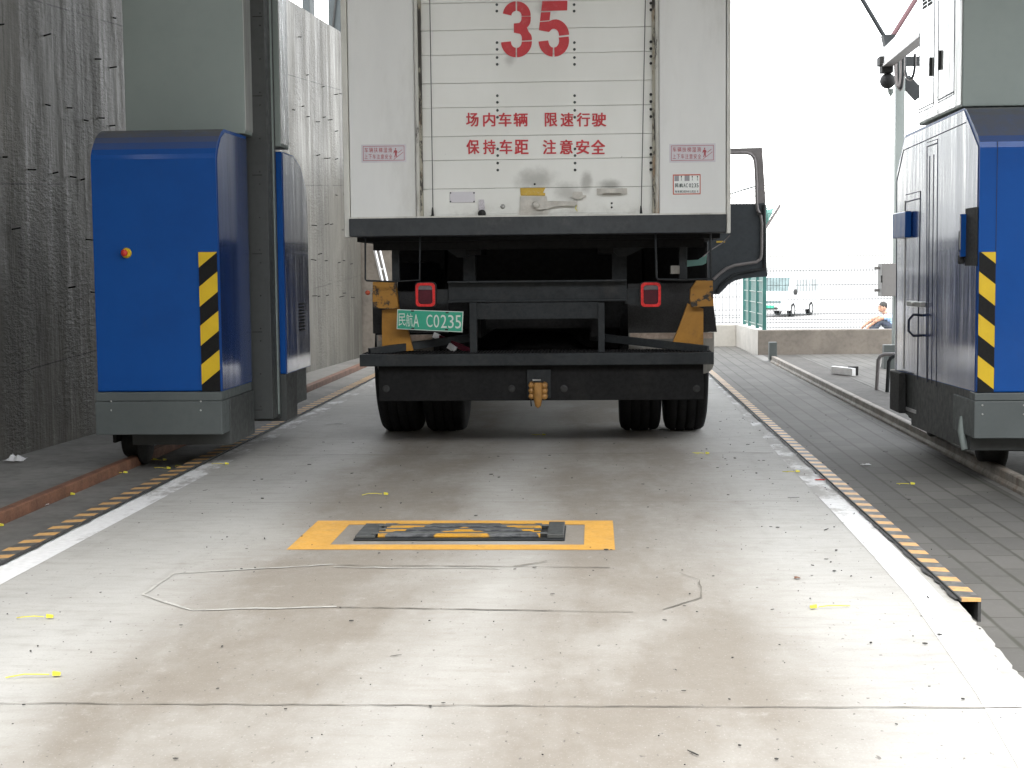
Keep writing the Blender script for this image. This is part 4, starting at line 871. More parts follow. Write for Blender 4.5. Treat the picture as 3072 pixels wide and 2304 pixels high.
q = lambda u, v: (1540+u*.0964, 1080+v*.0964)
r_ = rect(*q(425, 60), *q(1160, 1190), BY+.04); tp = MB().box(r_[0], r_[1], BY+.036, BY+.0495, r_[2], r_[3]-.05).build('tow_plate', 'chassis', up, .002)
r_ = rect(*q(655, 735), *q(820, 940), BY-.06); mb = MB().box(r_[0], r_[1], BY-.06, BY-.01, r_[2], r_[3])
c = fy(*q(760, 1150), BY-.05); mb.lathe([(.0, -.085), (.018, -.07), (.027, -.03), (.03, .03), (.026, .08)], (c.x, BY-.03, c.z+.01), 'z', 16)
for u, v in ((560, 960), (970, 970)):
    c = fy(*q(u, v), BY-.03)
    for dz in (-.035, 0, .035): mb.lathe([(.0, -.03), (.017, -.026), (.02, 0), (.02, .05)], (c.x, BY-.01, c.z+dz), 'y', 12)
mb.box(fy(*q(500, 960), BY).x, fy(*q(1050, 960), BY).x, BY-.02, BY+.035, c.z-.05, c.z+.05)
mb.build('tow_hook', 'brass', up, .003)
r_ = rect(*q(600, 605), *q(850, 640), BY-.04); MB().box(r_[0], r_[1], BY-.05, BY-.01, r_[2], r_[3]).build('hook_pin', 'steel', up)
c = fy(*q(555, 1150), BY-.02); MB().tube([(c.x, BY-.02, c.z+.04), (c.x-.004, BY-.02, c.z), (c.x, BY-.02, c.z-.06)], .004, 5).build('pin_chain', 'chassis', up)
# lamps
for (x0, y0, x1, y1) in ((1245, 846, 1308, 922), (1920, 845, 1985, 923)):
    Y = BY+.12; r_ = rect(x0, y0, x1, y1, Y); w_, h_ = (r_[1]-r_[0]), (r_[3]-r_[2]); cxx, czz = (r_[0]+r_[1])/2, (r_[2]+r_[3])/2
    def rr_(sc_, k=.3, n=5):
        a, b_ = w_/2*sc_, h_/2-(w_/2)*(1-sc_); rad = a*k*1.3; out = []
        for cx_, cz_, s0 in ((a-rad, b_-rad, 0), (-(a-rad), b_-rad, 90), (-(a-rad), -(b_-rad), 180), (a-rad, -(b_-rad), 270)):
            for i in range(n+1): t = R(s0+90*i/n); out.append((cxx+cx_+rad*math.cos(t), czz+cz_+rad*math.sin(t)))
        return out
    lp = MB().prism(rr_(1.0), 'y', Y, Y+.06).build('tail_light', 'machine', T, .004)
    o_, i_ = rr_(.92), rr_(.68); n = len(o_)
    MB().add([(a, Y-.012, b_) for a, b_ in o_]+[(a, Y-.012, b_) for a, b_ in i_]+[(a, Y-.001, b_) for a, b_ in o_]+[(a, Y-.001, b_) for a, b_ in i_],
             [f for i in range(n) for f in ((i, (i+1) % n, n+(i+1) % n, n+i), (i, 2*n+i, 2*n+(i+1) % n, (i+1) % n), (n+i, n+(i+1) % n, 3*n+(i+1) % n, 3*n+i))]).build('lamp_rim', 'lamp_rim', lp)
    zc = czz+h_*.19
    MB().prism([(a, min(b_, zc-.002)) for a, b_ in rr_(.66)], 'y', Y-.008, Y-.001).build('red_lens', 'lamp_red', lp)
    MB().prism([(a, max(b_, zc+.001)) for a, b_ in rr_(.66)], 'y', Y-.0082, Y-.0012).build('clear_lens', 'lamp_clear', lp)
r_ = rect(1310, 868, 1345, 910, BY+.17); MB().box(r_[0], r_[1]+.02, BY+.17, BY+.18, r_[2], r_[3]).build('lamp_bracket', 'chassis', T)
r_ = rect(1884, 866, 1918, 912, BY+.17); MB().box(r_[0]-.02, r_[1], BY+.17, BY+.18, r_[2], r_[3]).build('lamp_bracket', 'chassis', T)
# number plate, slightly tilted
NY = BY+.09
cn = [fy(u, v, NY) for u, v in ((1192, 928), (1390, 935), (1387, 997), (1190, 987))]
mb = MB().prism([(p.x, p.z) for p in cn], 'y', NY, NY+.004); npl = mb.build('number_plate', 'plate_white', T, .004)
cc = sum(cn, Vector())/4; MB().prism([(cc.x+(p.x-cc.x)*.978, cc.z+(p.z-cc.z)*.93) for p in cn], 'y', NY-.0012, NY+.001).build('plate_face', 'plate_green', npl, .003)
part_label(npl, 'green number plate reading A C0235')
Y = NY-.002; PT = (('民', 370, 416, 372, 452), ('航', 420, 464, 372, 458), ('A', 466, 503, 378, 460), ('C', 551, 590, 380, 461), ('0', 598, 634, 380, 464), ('2', 644, 682, 381, 466), ('3', 692, 728, 382, 468), ('5', 738, 776, 384, 470))
for grp in (PT[:3], PT[3:]):
    mb = MB()
    for ch, a, b_, v0, v1 in grp: put_char(mb, ch, *rect(1024+a*.463, 768+v0*.463, 1024+b_*.463, 768+v1*.463, Y), Y, .0)
    mb.build('plate_text', 'plate_white', npl)
mb = MB()
for u, v in ((1237, 933), (1341, 938), (1238, 985), (1339, 989)):
    r_ = rect(u-4, v-2, u+5, v+2, Y); MB().box(r_[0], r_[1], Y-.001, Y+.001, r_[2], r_[3]).build('plate_slot', 'machine', npl)
# outriggers
def ppoly(pts, Y, d, name, matn, par, bev=.004): return MB().prism([(fy(u, v, Y).x, fy(u, v, Y).z) for u, v in pts], 'y', Y, Y+d).build(name, matn, par, bev)
o1 = ppoly(((1118, 846), (1186, 846), (1188, 875), (1194, 922), (1178, 926), (1118, 924)), BY+.14, .08, 'outrigger', 'flaking', T)
ppoly(((1146, 930), (1196, 924), (1222, 985), (1240, 1052), (1146, 1056)), BY+.2, .05, 'outrigger_leg', 'amber', o1)
o2 = ppoly(((2090, 842), (2138, 842), (2141, 918), (2075, 921), (2070, 900), (2072, 868)), BY+.14, .08, 'outrigger', 'flaking', T)
ppoly(((2063, 910), (2110, 926), (2110, 1055), (2013, 1040), (2036, 984)), BY+.2, .05, 'outrigger_leg', 'amber', o2)
p = fy(1104, 878, BY+.14); MB().lathe([(0, -.03), (.013, -.025), (.016, 0)], (p.x, BY+.13, p.z), 'y', 12).build('side_marker', 'orange', T)
# black mud flaps, grey rear fenders with rounded lower corner
r_ = rect(1884, 850, 2151, 997, BY+.45); MB().prism([(r_[0], r_[3]), (r_[1]-.04, r_[3]), (r_[1], r_[2]), (r_[0], r_[2])], 'y', BY+.45, BY+.47).build('mud_flap', 'black', T, .004)
r_ = rect(1118, 920, 1345, 1000, BY+.45); MB().box(r_[0], r_[1], BY+.45, BY+.47, r_[2]-.0, r_[3]+.1).build('mud_flap', 'black', T, .004)
def fender(u0, u1, sgn):
    a, b_ = fy(u0, 1000, BY+.44).x, fy(u1, 1000, BY+.44).x; z1 = fy(1600, 1001, BY+.44).z; z0 = fy(1600, 1124, BY+.44).z; rd_ = .07
    if sgn > 0: poly = [(a, z1), (b_, z1), (b_, z0+rd_)]+[(b_-rd_+rd_*math.cos(R(-90*i/6)), z0+rd_+rd_*math.sin(R(-90*i/6))) for i in range(7)]+[(a, z0)]
    else: poly = [(b_, z1), (a, z1), (a, z0+rd_)]+[(a+rd_-rd_*math.cos(R(90*i/6)), z0+rd_-rd_*math.sin(R(90*i/6))) for i in range(7)]+[(b_, z0)]
    o = MB().prism(poly, 'y', BY+.44, BY+.448).build('rear_fender', 'panel_grey', T)
    MB().box(a+.01, b_-.01, BY+.436, BY+.4395, z1-.04, z1-.002).build('fender_strip', 'fender_rust', o)
fender(1886, 2142, 1); fender(1130, 1300, -1)
# hanging step hoops
def hoop(pts, r0): MB().tube([fy(u, v, BY+.05) for u, v in pts], r0, 6).build('step_hoop', 'chassis', T)
hoop(((1096, 704), (1096, 838), (1100, 842), (1180, 845), (1259, 840), (1260, 704)), .006)
hoop(((1966, 700), (1969, 832), (1974, 838), (2050, 840), (2132, 836), (2131, 700)), .007)
MB().tube([fy(u, v, BY+.06) for u, v in ((2190, 705), (2168, 728), (2130, 752), (2110, 770))], .004, 5).build('breakaway_cable', 'door_grey', T)
for a in ((1176, 740, 1198, 846), (2037, 735, 2061, 836)):
    r_ = rect(*a, BY+.3); MB().box(r_[0], r_[1], BY+.29, BY+.33, r_[2], zb0-.03).build('hanger_plate', 'chassis', T, .003)
r_ = rect(2011, 797, 2038, 822, BY+.27); MB().box(r_[0], r_[1], BY+.24, BY+.3, r_[2], r_[3]).build('junction_box', 'panel_grey', T, .003)
ppoly(((2061, 781), (2095, 779), (2121, 762), (2119, 789), (2108, 795), (2061, 800)), BY+.6, .03, 'lamp_guard', 'teal', T)
# dark silhouettes below the floor: hoses, lift arms, tanks, added light stops
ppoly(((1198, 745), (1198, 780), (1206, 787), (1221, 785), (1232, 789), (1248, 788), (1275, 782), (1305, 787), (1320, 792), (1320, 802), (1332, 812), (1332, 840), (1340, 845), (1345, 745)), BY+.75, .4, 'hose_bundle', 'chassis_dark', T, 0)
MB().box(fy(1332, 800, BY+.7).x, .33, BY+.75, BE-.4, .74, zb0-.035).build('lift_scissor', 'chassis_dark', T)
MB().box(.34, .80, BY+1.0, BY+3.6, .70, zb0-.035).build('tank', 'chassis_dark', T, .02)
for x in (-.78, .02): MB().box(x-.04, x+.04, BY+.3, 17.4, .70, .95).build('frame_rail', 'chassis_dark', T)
MB().box(-.9, .34, 11.2, 11.6, .26, 1.3).build('underbody_light_stop', 'chassis_dark', T, .03)  # dark block added to close off light showing between the frame rails
ax = 10.30
mb = MB().lathe([(.07, -.9), (.09, -.3), (.2, -.18), (.2, .18), (.09, .3), (.07, .9)], (-.36, ax, .5), 'x', 20); mb.build('axle', 'chassis_dark', T)
r_ = rect(1288, 1000, 1330, 1018, BY+.4)
bt = MB().obox(fy(1300, 1005, BY+.42), fy(1409, 1052, BY+.3), .02, .035); bt.build('reflective_bar', 'lamp_red', T)
MB().obox(fy(1346, 1036, BY+.34), fy(1366, 1050, BY+.32), .021, .036).obox(fy(1300, 1004, BY+.4), fy(1318, 1012, BY+.4), .022, .037).build('reflective_band', 'paper', T)
MB().box(-1.52, -.92, 11.2, 14.6, .42, 1.30).build('left_light_stop', 'chassis_dark', T, .02); MB().box(.36, .82, 12.3, 14.6, .42, 1.30).build('right_light_stop', 'chassis_dark', T, .04)  # boxes added low on both sides to keep light from under the truck
MB().box(-.95, .36, 12.6, 13.2, .34, .9).build('mid_light_stop', 'chassis_dark', T, .04)  # block added mid-chassis to stop light passing from the front
# wheels
def wheel(x, y, wd, rad, par, rimside):
    h = wd/2
    pf_ = [(rad*.55, -h*.75), (rad*.72, -h*.98), (rad*.88, -h), (rad*.955, -h*.93), (rad*.985, -h*.8)]
    for g in (-.45, 0, .45): pf_ += [(rad, h*(g-.22)), (rad, h*(g-.05)), (rad*.975, h*(g-.035)), (rad*.975, h*(g+.035)), (rad, h*(g+.05))]
    pf_ += [(rad*.985, h*.8), (rad*.955, h*.93), (rad*.88, h), (rad*.72, h*.98), (rad*.55, h*.75)]
    wl = MB().lathe(pf_, (x, y, rad), 'x', 48).build('wheel', 'tyre', par)
    MB().lathe([(.0, -.02), (.09, -.02), (.1, .01), (rad*.45, .02), (rad*.56, h*.6), (rad*.56, -h*.6)], (x, y, rad), 'x', 28).build('rim', 'skirt', wl)
    return wl
for x in (-1.36, -1.045, .32, .635): wheel(x, ax, .285, .5, T, 1)
for x in (-1.24, .52): wheel(x, 15.6, .28, .5, T, 1)
# cab with open right door
cb = MB().prism([(14.7, 1.05), (14.7, 2.6), (15.0, 2.72), (16.1, 2.68), (16.6, 1.9), (16.75, 1.75), (16.78, .75), (16.2, .75), (16.15, 1.0), (15.9, 1.1), (15.3, 1.1), (15.1, 1.05)], 'x', -1.5, .80).build('cab', 'white', T, .03)
DYo = 15.9
MB().prism([(15.2, 1.12), (16.0, 1.12), (16.2, 1.9), (15.95, 2.5), (15.2, 2.55)], 'x', .79, .803).build('doorway_shade', 'machine', cb)  # black sheet for the shaded cab interior behind the open door
MB().prism([(16.12, 2.60), (16.60, 1.925), (16.605, 1.93), (16.125, 2.61)], 'x', -1.35, .65).build('windscreen', 'glass', cb)
def dp(u, v): p = fy(u, v, DYo); return (p.x, p.z)
dr_ = MB().prism([dp(*a) for a in ((2110, 612), (2268, 611), (2296, 606), (2298, 700), (2300, 800), (2302, 830), (2262, 832), (2228, 836), (2205, 842), (2186, 853), (2172, 868), (2157, 883), (2110, 883))], 'y', DYo, DYo+.09).build('door', 'door_dark', T, .008)
part_label(dr_, 'cab door standing open on the right')
MB().prism([dp(*a) for a in ((2110, 447), (2287, 442.5), (2293, 540), (2297, 607), (2268, 612), (2267, 545), (2264, 490), (2260, 474), (2252, 465), (2240, 460), (2110, 461))], 'y', DYo-.002, DYo+.07).build('window_frame', 'door_grey', dr_, .006)
MB().tube([fy(u, v, DYo-.01) for u, v in ((2115, 459), (2240, 458.5), (2253, 463), (2262, 473), (2266, 490), (2269, 545), (2270, 612), (2273, 630), (2283, 648), (2286, 670), (2285, 760), (2282, 776), (2270, 786), (2240, 791), (2205, 796), (2180, 805), (2160, 820), (2140, 838))], .017, 8).build('rubber_seal', 'door_grey', dr_)
MB().tube([fy(u, v, DYo-.004) for u, v in ((2292, 615), (2294, 760), (2294, 806), (2260, 812), (2225, 818), (2200, 826), (2180, 840), (2160, 860), (2150, 880))], .020, 8).build('door_edge', 'chassis', dr_)
MB().box(dp(2272, 0)[0], dp(2286, 0)[0], DYo-.03, DYo-.003, dp(0, 673)[1], dp(0, 666)[1]).build('striker', 'machine', dr_)
MB().box(dp(2150, 0)[0], dp(2176, 0)[0], DYo-.012, DYo-.001, dp(0, 752)[1], dp(0, 747)[1]).build('door_reflector', 'label_yellow', dr_)
r_ = (dp(2292, 0)[0], dp(2301, 0)[0]); MB().box(r_[0], r_[1], DYo-.01, DYo+.05, dp(0, 828)[1], dp(0, 812)[1]).build('door_lamp', 'orange', dr_, .004)

# ------------------------------------------------------------------ striped hatch device in the slab
D = thing('road_blocker', 'flat steel device with black and yellow chevron louvres inside the yellow rectangle on the lane', 'road device', (-.58, 6.2, 0))
zz = lambda u, v: (820+u*.488, 1520+v*.488)
a = gz(*zz(560, 218)); b_ = gz(*zz(1755, 220)); c = gz(*zz(1780, 122)); dd = gz(*zz(600, 122))
x0, x1 = a.x, (b_.x+c.x)/2+.0; y0, y1 = a.y+.02, c.y-.03
MB().box(x0-.05, x1+.02, y0, y1, .002, .010).build('base_plate', 'chassis', D, .002)
MB().box(x1-.055, x1+.015, y0+.01, y1-.01, .0105, .03).build('side_frame', 'skirt_dark', D, .003); MB().box(x0-.045, x0+.04, y0+.01, y1-.01, .0105, .022).build('side_frame', 'skirt_dark', D, .003)
s = NT('chevron_plate'); X, Y, Z = s.xyz()
u = s.math('ADD', s.math('ABSOLUTE', s.math('ADD', X, -(x0+x1)/2+.005)), s.math('MULTIPLY', s.math('ADD', Y, -6.1), .75))
fr = s.ramp(s.math('FRACT', s.math('DIVIDE', s.math('ADD', u, .05), .36)), .40, .43)
wear = s.ramp(s.noise(14, 6, .7, (1, 1.5, 1)), .42, .62)
colr = s.mix(fr, s.mix(wear, (.46, .23, .018), (.30, .17, .04)), s.mix(wear, (.03, .032, .035), (.10, .105, .11)))
M['chev'] = s.out(colr, .45)
dep = (y1-y0-.04)/3
for k in range(3):
    ya = y0+.03+k*dep; xa = x0+.05+(.02 if k == 1 else 0); xb_ = x1-.085-(.03 if k == 1 else 0)
    MB().prism([(ya, .011), (ya, .020), (ya+.012, .026), (ya+dep*.55, .030), (ya+dep*.9, .014), (ya+dep*.9, .011)], 'x', xa, xb_).build('louvre', 'chev', D, .002)
    MB().tube([(xa-.03, ya+.02, .024), (xb_+.03, ya+.02, .024)], .007, 8).build('hinge_rod', 'skirt_dark', D)

# ------------------------------------------------------------------ van
VY = 68.0; vth = R(27)
vc = fy(2371, 952, VY)
V = thing('parked_van', 'white van parked on the bright apron behind the fence', 'van', (vc.x, VY, -1.18))
def vw(l, bk, z): return (vc.x-.21+(-math.cos(vth)*l+math.sin(vth)*bk), VY-.6+(math.sin(vth)*l+math.cos(vth)*bk), -1.18+z)   # l: to the viewer's left, bk: back, z: up
def vprism(prof, l0, l1, name, matn, par, bev=.03):
    n = len(prof); mb = MB(); vs = [vw(l0, a, z) for a, z in prof]+[vw(l1, a, z) for a, z in prof]
    mb.add(vs, [tuple(range(n)), tuple(range(2*n-1, n-1, -1))]+[(i, i+n, (i+1) % n+n, (i+1) % n) for i in range(n)]); return mb.build(name, matn, par, bev)
bodyp = [(0, .30), (-.04, .62), (0, .85), (.10, 1.02), (.42, 1.14), (1.10, 1.86), (1.35, 1.95), (4.45, 1.95), (4.66, 1.8), (4.7, .9), (4.66, .32), (4.0, .30), (.75, .27)]
vb = vprism(bodyp, 0, 1.69, 'van_body', 'van', V, .05)
def vquad(pts, name, matn, par=V): return MB().add([vw(*p) for p in pts], [(0, 1, 2, 3)]).build(name, matn, par)
e_ = .006
vquad([(.14, .47, 1.175+.02), (1.55, .47, 1.175+.02), (1.45, 1.05, 1.81+.02), (.24, 1.05, 1.81+.02)], 'windscreen', 'glass')
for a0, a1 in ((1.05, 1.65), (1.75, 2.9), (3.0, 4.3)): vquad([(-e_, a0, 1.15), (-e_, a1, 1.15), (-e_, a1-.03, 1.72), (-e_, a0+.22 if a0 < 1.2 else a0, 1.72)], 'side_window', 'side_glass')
vquad([(.30, -.052, .64), (1.4, -.052, .64), (1.4, -.03, .76), (.30, -.03, .76)], 'grille', 'glass')
vquad([(.45, -.05, .36), (1.25, -.05, .36), (1.25, -.06, .46), (.45, -.06, .46)], 'air_intake', 'machine')
vquad([(.62, -.07, .42), (1.06, -.07, .42), (1.06, -.07, .55), (.62, -.07, .55)], 'number_plate', 'plate_green')
for l0, l1 in ((.04, .30), (1.39, 1.65)): vquad([(l0, -.01+.002, .84), (l1, -.01+.002, .84), (l1, .05, 1.0), (l0, .05, 1.0)], 'headlight', 'alu')
MB().ball(vw(-.12, .75, 1.15), .10, .08, .14).build('mirror', 'machine', V)
for l, bk in ((.02, .75), (1.60, .75), (.02, 3.32), (1.60, 3.32)):
    cx_, cy_, cz_ = vw(l, bk, .32); mb = MB(); axd = Vector((-math.cos(vth), math.sin(vth), 0))
    def wring(rad, off): return [Vector((cx_, cy_, cz_))+axd*off+Vector((math.sin(vth), math.cos(vth), 0))*rad*math.cos(2*math.pi*k/20)+Vector((0, 0, 1))*rad*math.sin(2*math.pi*k/20) for k in range(20)]
    ra, rb, rc_ = wring(.32, -.03), wring(.32, .17), wring(.2, -.035)
    mb.add(ra+rb, [tuple(range(20)), tuple(range(39, 19, -1))]+[(k, (k+1) % 20, 20+(k+1) % 20, 20+k) for k in range(20)])
    wo = mb.build('wheel', 'tyre', V); MB().add(rc_, [tuple(range(20))]).build('hubcap', 'hub', wo)

# ------------------------------------------------------------------ seated man behind the mesh
MY = 31.0
def mp_(u, v, dy=0.0): return fy(u, v, MY+dy)
gzm = -.16+(-1.18+.16)*(MY-20.55)/(68-20.55)
PE = thing('person', 'man in light blue shirt sitting behind the fence, arms on his knees', 'person', (mp_(2690, 1010).x, MY, gzm))
def skin(name, verts, edges, matn, sub=2):
    me = bpy.data.meshes.new(name); o0 = ORG[PE.name]
    me.from_pydata([Vector(v[0])-o0 for v in verts], edges, []); me.materials.append(M[matn])
    o = bpy.data.objects.new(name, me); COL.objects.link(o); o.parent = PE; ORG[o.name] = o0
    m = o.modifiers.new('skin', 'SKIN'); m.use_smooth_shade = True
    for i, v in enumerate(verts):
        sv = me.skin_vertices[0].data[i]; r_ = v[1]; sv.radius = r_ if isinstance(r_, tuple) else (r_, r_); sv.use_root = (i == 0)
    sb = o.modifiers.new('sub', 'SUBSURF'); sb.levels = sub; sb.render_levels = sub
    return o
hip = Vector((mp_(2700, 1000).x, MY, gzm+.11))
neck = mp_(2656, 943); chest = mp_(2672, 962); waist = (hip+chest)/2+Vector((.02, 0, 0)); head = mp_(2648, 922)
shn, shf = mp_(2661, 949, -.17), mp_(2656, 949, .17)
eln, elf = mp_(2632, 960, -.17), mp_(2622, 957, .15)
wrn, wrf = mp_(2608, 978, -.13), mp_(2593, 976, .12)
kn, kf = mp_(2641, 962, -.12), mp_(2638, 960, .14)
ann = Vector((mp_(2610, 1005).x, MY-.12, gzm+.06)); anf = Vector((mp_(2606, 1005).x, MY+.12, gzm+.06))
V_ = [(hip, .10), (waist, .11), (chest, .12), (neck, .05), (head+Vector((0, 0, -.06)), .055),
      (shn, .05), (eln, .042), (wrn, .027), (shf, .05), (elf, .042), (wrf, .027),
      (hip+Vector((-.02, -.1, 0)), .08), (kn, .065), (ann, .045), (hip+Vector((-.02, .1, 0)), .08), (kf, .065), (anf, .045),
      (ann+Vector((-.17, 0, -.03)), .03), (anf+Vector((-.17, 0, -.03)), .03)]
E_ = [(0, 1), (1, 2), (2, 3), (3, 4), (2, 5), (5, 6), (6, 7), (2, 8), (8, 9), (9, 10), (0, 11), (11, 12), (12, 13), (0, 14), (14, 15), (15, 16), (13, 17), (16, 18)]
for wv, wi, sg in ((wrn, 7, -1), (wrf, 10, 1)):                   # palm and five fingers hanging from each wrist
    dirv = Vector((-.6, 0, -.8)); palm = wv+dirv*.06; V_.append((palm, .026)); pi_ = len(V_)-1; E_.append((wi, pi_))
    for k in range(4):
        b0 = palm+dirv*.03+Vector((0, (k-1.5)*.02, 0)); ln = (.055, .07, .075, .06)[k]
        b1 = b0+Vector((-.35, 0, -.94))*ln*.5; b2 = b1+Vector((.15, 0, -.98))*ln*.5
        i0 = len(V_); V_ += [(b0, .009), (b1, .008), (b2, .007)]; E_ += [(pi_, i0), (i0, i0+1), (i0+1, i0+2)]
    t0 = wv+dirv*.035+Vector((-.02, -.03, 0)); i0 = len(V_); V_ += [(t0, .010), (t0+Vector((-.03, -.012, -.03)), .009)]; E_ += [(pi_, i0), (i0, i0+1)]
bodyo = skin('body', V_, E_, 'skin')
hm = MB().ball(head+Vector((0, 0, .0)), .082, .075, .112, 20, 14); 
hm.ball(head+Vector((-.03, 0, -.055)), .055, .055, .05, 14, 10); hm.add([head+Vector(v) for v in ((-.085, -.03, -.03), (-.115, -.035, -.04), (-.08, -.055, -.04), (-.085, -.02, .02))], [(0, 1, 3), (1, 2, 3), (0, 2, 1)])
hm.ball(head+Vector((.02, -.078, -.01)), .02, .01, .03, 8, 6)
hd = hm.build('head', 'skin', PE)
MB().ball(head+Vector((.012, .004, .036)), .088, .083, .088, 18, 12).build('hair', 'hair', hd)
mb = MB()
for dx, dy in ((-.062, -.05), (-.083, -.012)): mb.ball(head+Vector((dx, dy, .008)), .012, .008, .006, 8, 6); mb.ball(head+Vector((dx, dy, .026)), .018, .008, .004, 8, 6)
mb.ball(head+Vector((-.078, -.034, -.065)), .016, .014, .005, 8, 6); mb.build('face_features', 'hair', hd)
skin('shirt', [(hip+Vector((0, 0, .02)), .115), (waist, .135), (chest, .15), (neck+Vector((.01, 0, -.03)), .06), (shn, .068), (shn+(eln-shn)*.55, .062), (shf, .068), (shf+(elf-shf)*.55, .062)], [(0, 1), (1, 2), (2, 3), (2, 4), (4, 5), (2, 6), (6, 7)], 'shirt')
skin('trousers', [(hip, .13), (hip+Vector((-.03, -.11, .0)), .105), (kn, .08), (ann+Vector((0, 0, .04)), .065), (hip+Vector((-.03, .11, .0)), .105), (kf, .08), (anf+Vector((0, 0, .04)), .065)], [(0, 1), (1, 2), (2, 3), (0, 4), (4, 5), (5, 6)], 'trouser')
for a in (ann, anf): MB().ball(a+Vector((-.08, 0, -.03)), .14, .045, .035, 14, 8).build('shoe', 'machine', PE)

# ------------------------------------------------------------------ litter
def seal(px, py, ang, ln, lab, z=0.0, col='yel_tag'):
    g = gz(px, py, z); o = thing('seal_tag', lab, 'seal tag', (g.x, g.y, z), 'yellow plastic seal tags on the ground')
    c, sn = math.cos(ang), math.sin(ang)
    def q(a, b_, h): return (g.x+c*a-sn*b_, g.y+sn*a+c*b_, z+h)
    mb = MB(); hw, hl = .005, .011
    mb.add([q(-hl, -hw, .006), q(hl, -hw, .006), q(hl, hw, .006), q(-hl, hw, .006), q(-hl, -hw, .018), q(hl, -hw, .014), q(hl, hw, .014), q(-hl, hw, .018)],
           [(0, 1, 2, 3), (4, 5, 6, 7), (0, 1, 5, 4), (1, 2, 6, 5), (2, 3, 7, 6), (3, 0, 4, 7)])
    mb.build('tag_body', col, o)
    mb = MB().tube([q(-.02, 0, .009), q(-.05, .006*rnd.uniform(-1, 1), .012), q(-.09, .012*rnd.uniform(-1, 1), .012), q(-.02-ln, .02*rnd.uniform(-1, 1), .006)], .0019, 5)
    mb.build('tail', col, o); return o
k3 = lambda u, v: (u*.3165, 1250+v*.3165)
for (u, v), lab, z in (((1467, 420), 'yellow seal tag beside the front wheel of the left gantry, nearest the wheel', LZ), ((1562, 423), 'yellow seal tag in the dark shade under the left gantry, second from its wheel', LZ),
                       ((1168, 494), 'yellow seal tag touching the rusty rail just before the left gantry wheel', LZ), ((1190, 543), 'yellow seal tag lying free a hand below the rusty rail, near the left gantry', LZ),
                       ((935, 592), 'thin yellow seal tag lying along the rusty rail midway to the wheel', LZ), ((690, 750), 'bright yellow seal tag below the crumpled silver wrapper by the rusty rail', LZ),
                       ((415, 795), 'yellow seal tag leaning on the rusty rail above the clear plastic strip', LZ), ((12, 1047), 'yellow seal tag cut by the left edge of the picture', LZ),
                       ((1600, 502), 'thin dull yellow seal tag on grey floor between left gantry and striped kerb', LZ), ((1800, 482), 'small yellow seal tag beside the far part of the left striped kerb', LZ),
                       ((2150, 460), 'yellow seal tag on the white edge line beside the left gantry', 0.0)):
    seal(*k3(u, v), rnd.uniform(-.4, .4), .07, lab, z)
for px_, py_, an, ln, lab in ((1158, 1487, 0, .10, 'yellow seal tag alone on the lane above the yellow rectangle'), (150, 1858, .1, .09, 'yellow seal tag on the lane at far left, upper of two'),
                              (170, 2032, .15, .12, 'yellow seal tag on the lane at lower left, nearest the camera there'), (2440, 1829, 3.3, .11, 'yellow seal tag on the right part of the lane, below the yellow rectangle'),
                              (1632, 1308, 0, .03, 'yellow seal tag in the shade just behind the truck wheels'), (2122, 1364, 0, .03, 'yellow seal tag right behind the right rear truck wheel'),
                              (2393, 1419, .2, .03, 'yellow seal tag on the white edge line at the right, near the striped kerb')):
    seal(px_, py_, an, ln, lab)
seal(2738, 1456, .1, .05, 'yellow seal tag on the grey pavers right of the striped kerb', PZ)
seal(2618, 1672, .1, .05, 'pale yellow seal tag low on the pavers, near the end of the striped kerb', PZ)
def scrap(name, px, py, rx, ry, h, matn, lab, cat, z=0.0, n=5):
    g = gz(px, py, z); mb = MB(); N = n
    hs = [[(rnd.random()*h if 0 < i < N and 0 < j < N else .002+rnd.random()*h*.25) for i in range(N+1)] for j in range(N+1)]
    vs = [(g.x+(i/N-.5)*2*rx+rnd.uniform(-.12, .12)*rx, g.y+(j/N-.5)*2*ry+rnd.uniform(-.12, .12)*ry, z+.003+hs[j][i]) for j in range(N+1) for i in range(N+1)]
    mb.add(vs, [(j*(N+1)+i, j*(N+1)+i+1, (j+1)*(N+1)+i+1, (j+1)*(N+1)+i) for j in range(N) for i in range(N)])
    return tag(mb.build(name, matn), lab, cat)
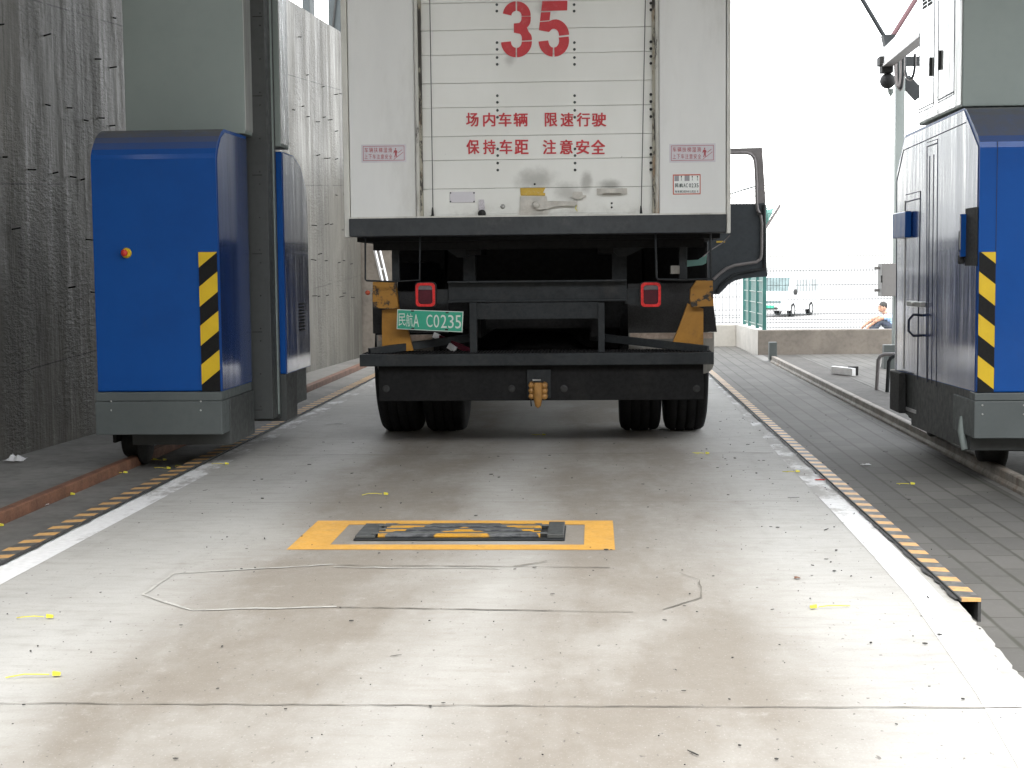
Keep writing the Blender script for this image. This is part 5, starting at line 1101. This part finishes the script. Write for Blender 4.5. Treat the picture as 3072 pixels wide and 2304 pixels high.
scrap('plastic_scrap', 47, 1384, .055, .06, .05, 'paper', 'crumpled pale plastic scrap at the foot of the concrete wall', 'scrap', LZ)
scrap('crumpled_wrapper', 229, 1462, .028, .035, .06, 'silver', 'crumpled silver wrapper ball against the rusty rail', 'wrapper', LZ+.01)
scrap('plastic_strip', 110, 1517, .06, .03, .015, 'paper', 'clear plastic strip on grey floor beside the rusty rail', 'scrap', LZ)
scrap('paper_scrap', 2597, 1397, .03, .02, .012, 'paper', 'small white paper scrap on the grey pavers', 'paper scrap', PZ)
scrap('plastic_chip', 2675, 1265, .05, .03, .006, 'machine', 'dark flat plastic chip on the pavers near the right gantry', 'chip', PZ)
scrap('red_scrap', 2460, 1442, .028, .012, .008, 'red_plastic', 'small red plastic scrap on the right white edge line', 'scrap')
scrap('white_strip', 1008, 1272, .075, .012, .004, 'paper', 'thin white strip lying on the lane near the left gantry', 'scrap', .004)
scrap('concrete_lump', 2392, 1738, .011, .012, .02, 'rust', 'small brown lump of stone on the right part of the lane', 'stone', 0, 3)
mb = MB()
for i in range(440):
    x = rnd.uniform(-2.1, 1.22); y = 3.2+rnd.random()**1.3*6.5
    if i % 3 == 0: x = rnd.gauss(1.0, .22); y = rnd.uniform(4.4, 12)
    if i % 9 == 0: x = rnd.uniform(1.35, 2.2)
    if x > 2.2: continue
    z = PZ if x > 1.34 else .0045
    if 1.235 < x < 1.32: continue
    a = rnd.uniform(0, 3.14); l = rnd.choice((.0018, .0022, .003, .004, .006))*rnd.uniform(.7, 1.3)*(y/4.0)**.6; wd = l*rnd.uniform(.25, .8)
    if rnd.random() < .05: l, wd = rnd.uniform(.015, .03), .0022
    c, sn = math.cos(a), math.sin(a); h = rnd.uniform(.0006, .003)
    pts = [(x+c*u*l-sn*v*wd, y+sn*u*l+c*v*wd) for u, v in ((-1, -.6), (.2, -1), (1, .1), (.1, 1), (-.8, .5))]
    mb.prism(pts, 'z', z, z+h)
o = mb.build('litter_chips', 'chip'); o['kind'] = 'stuff'
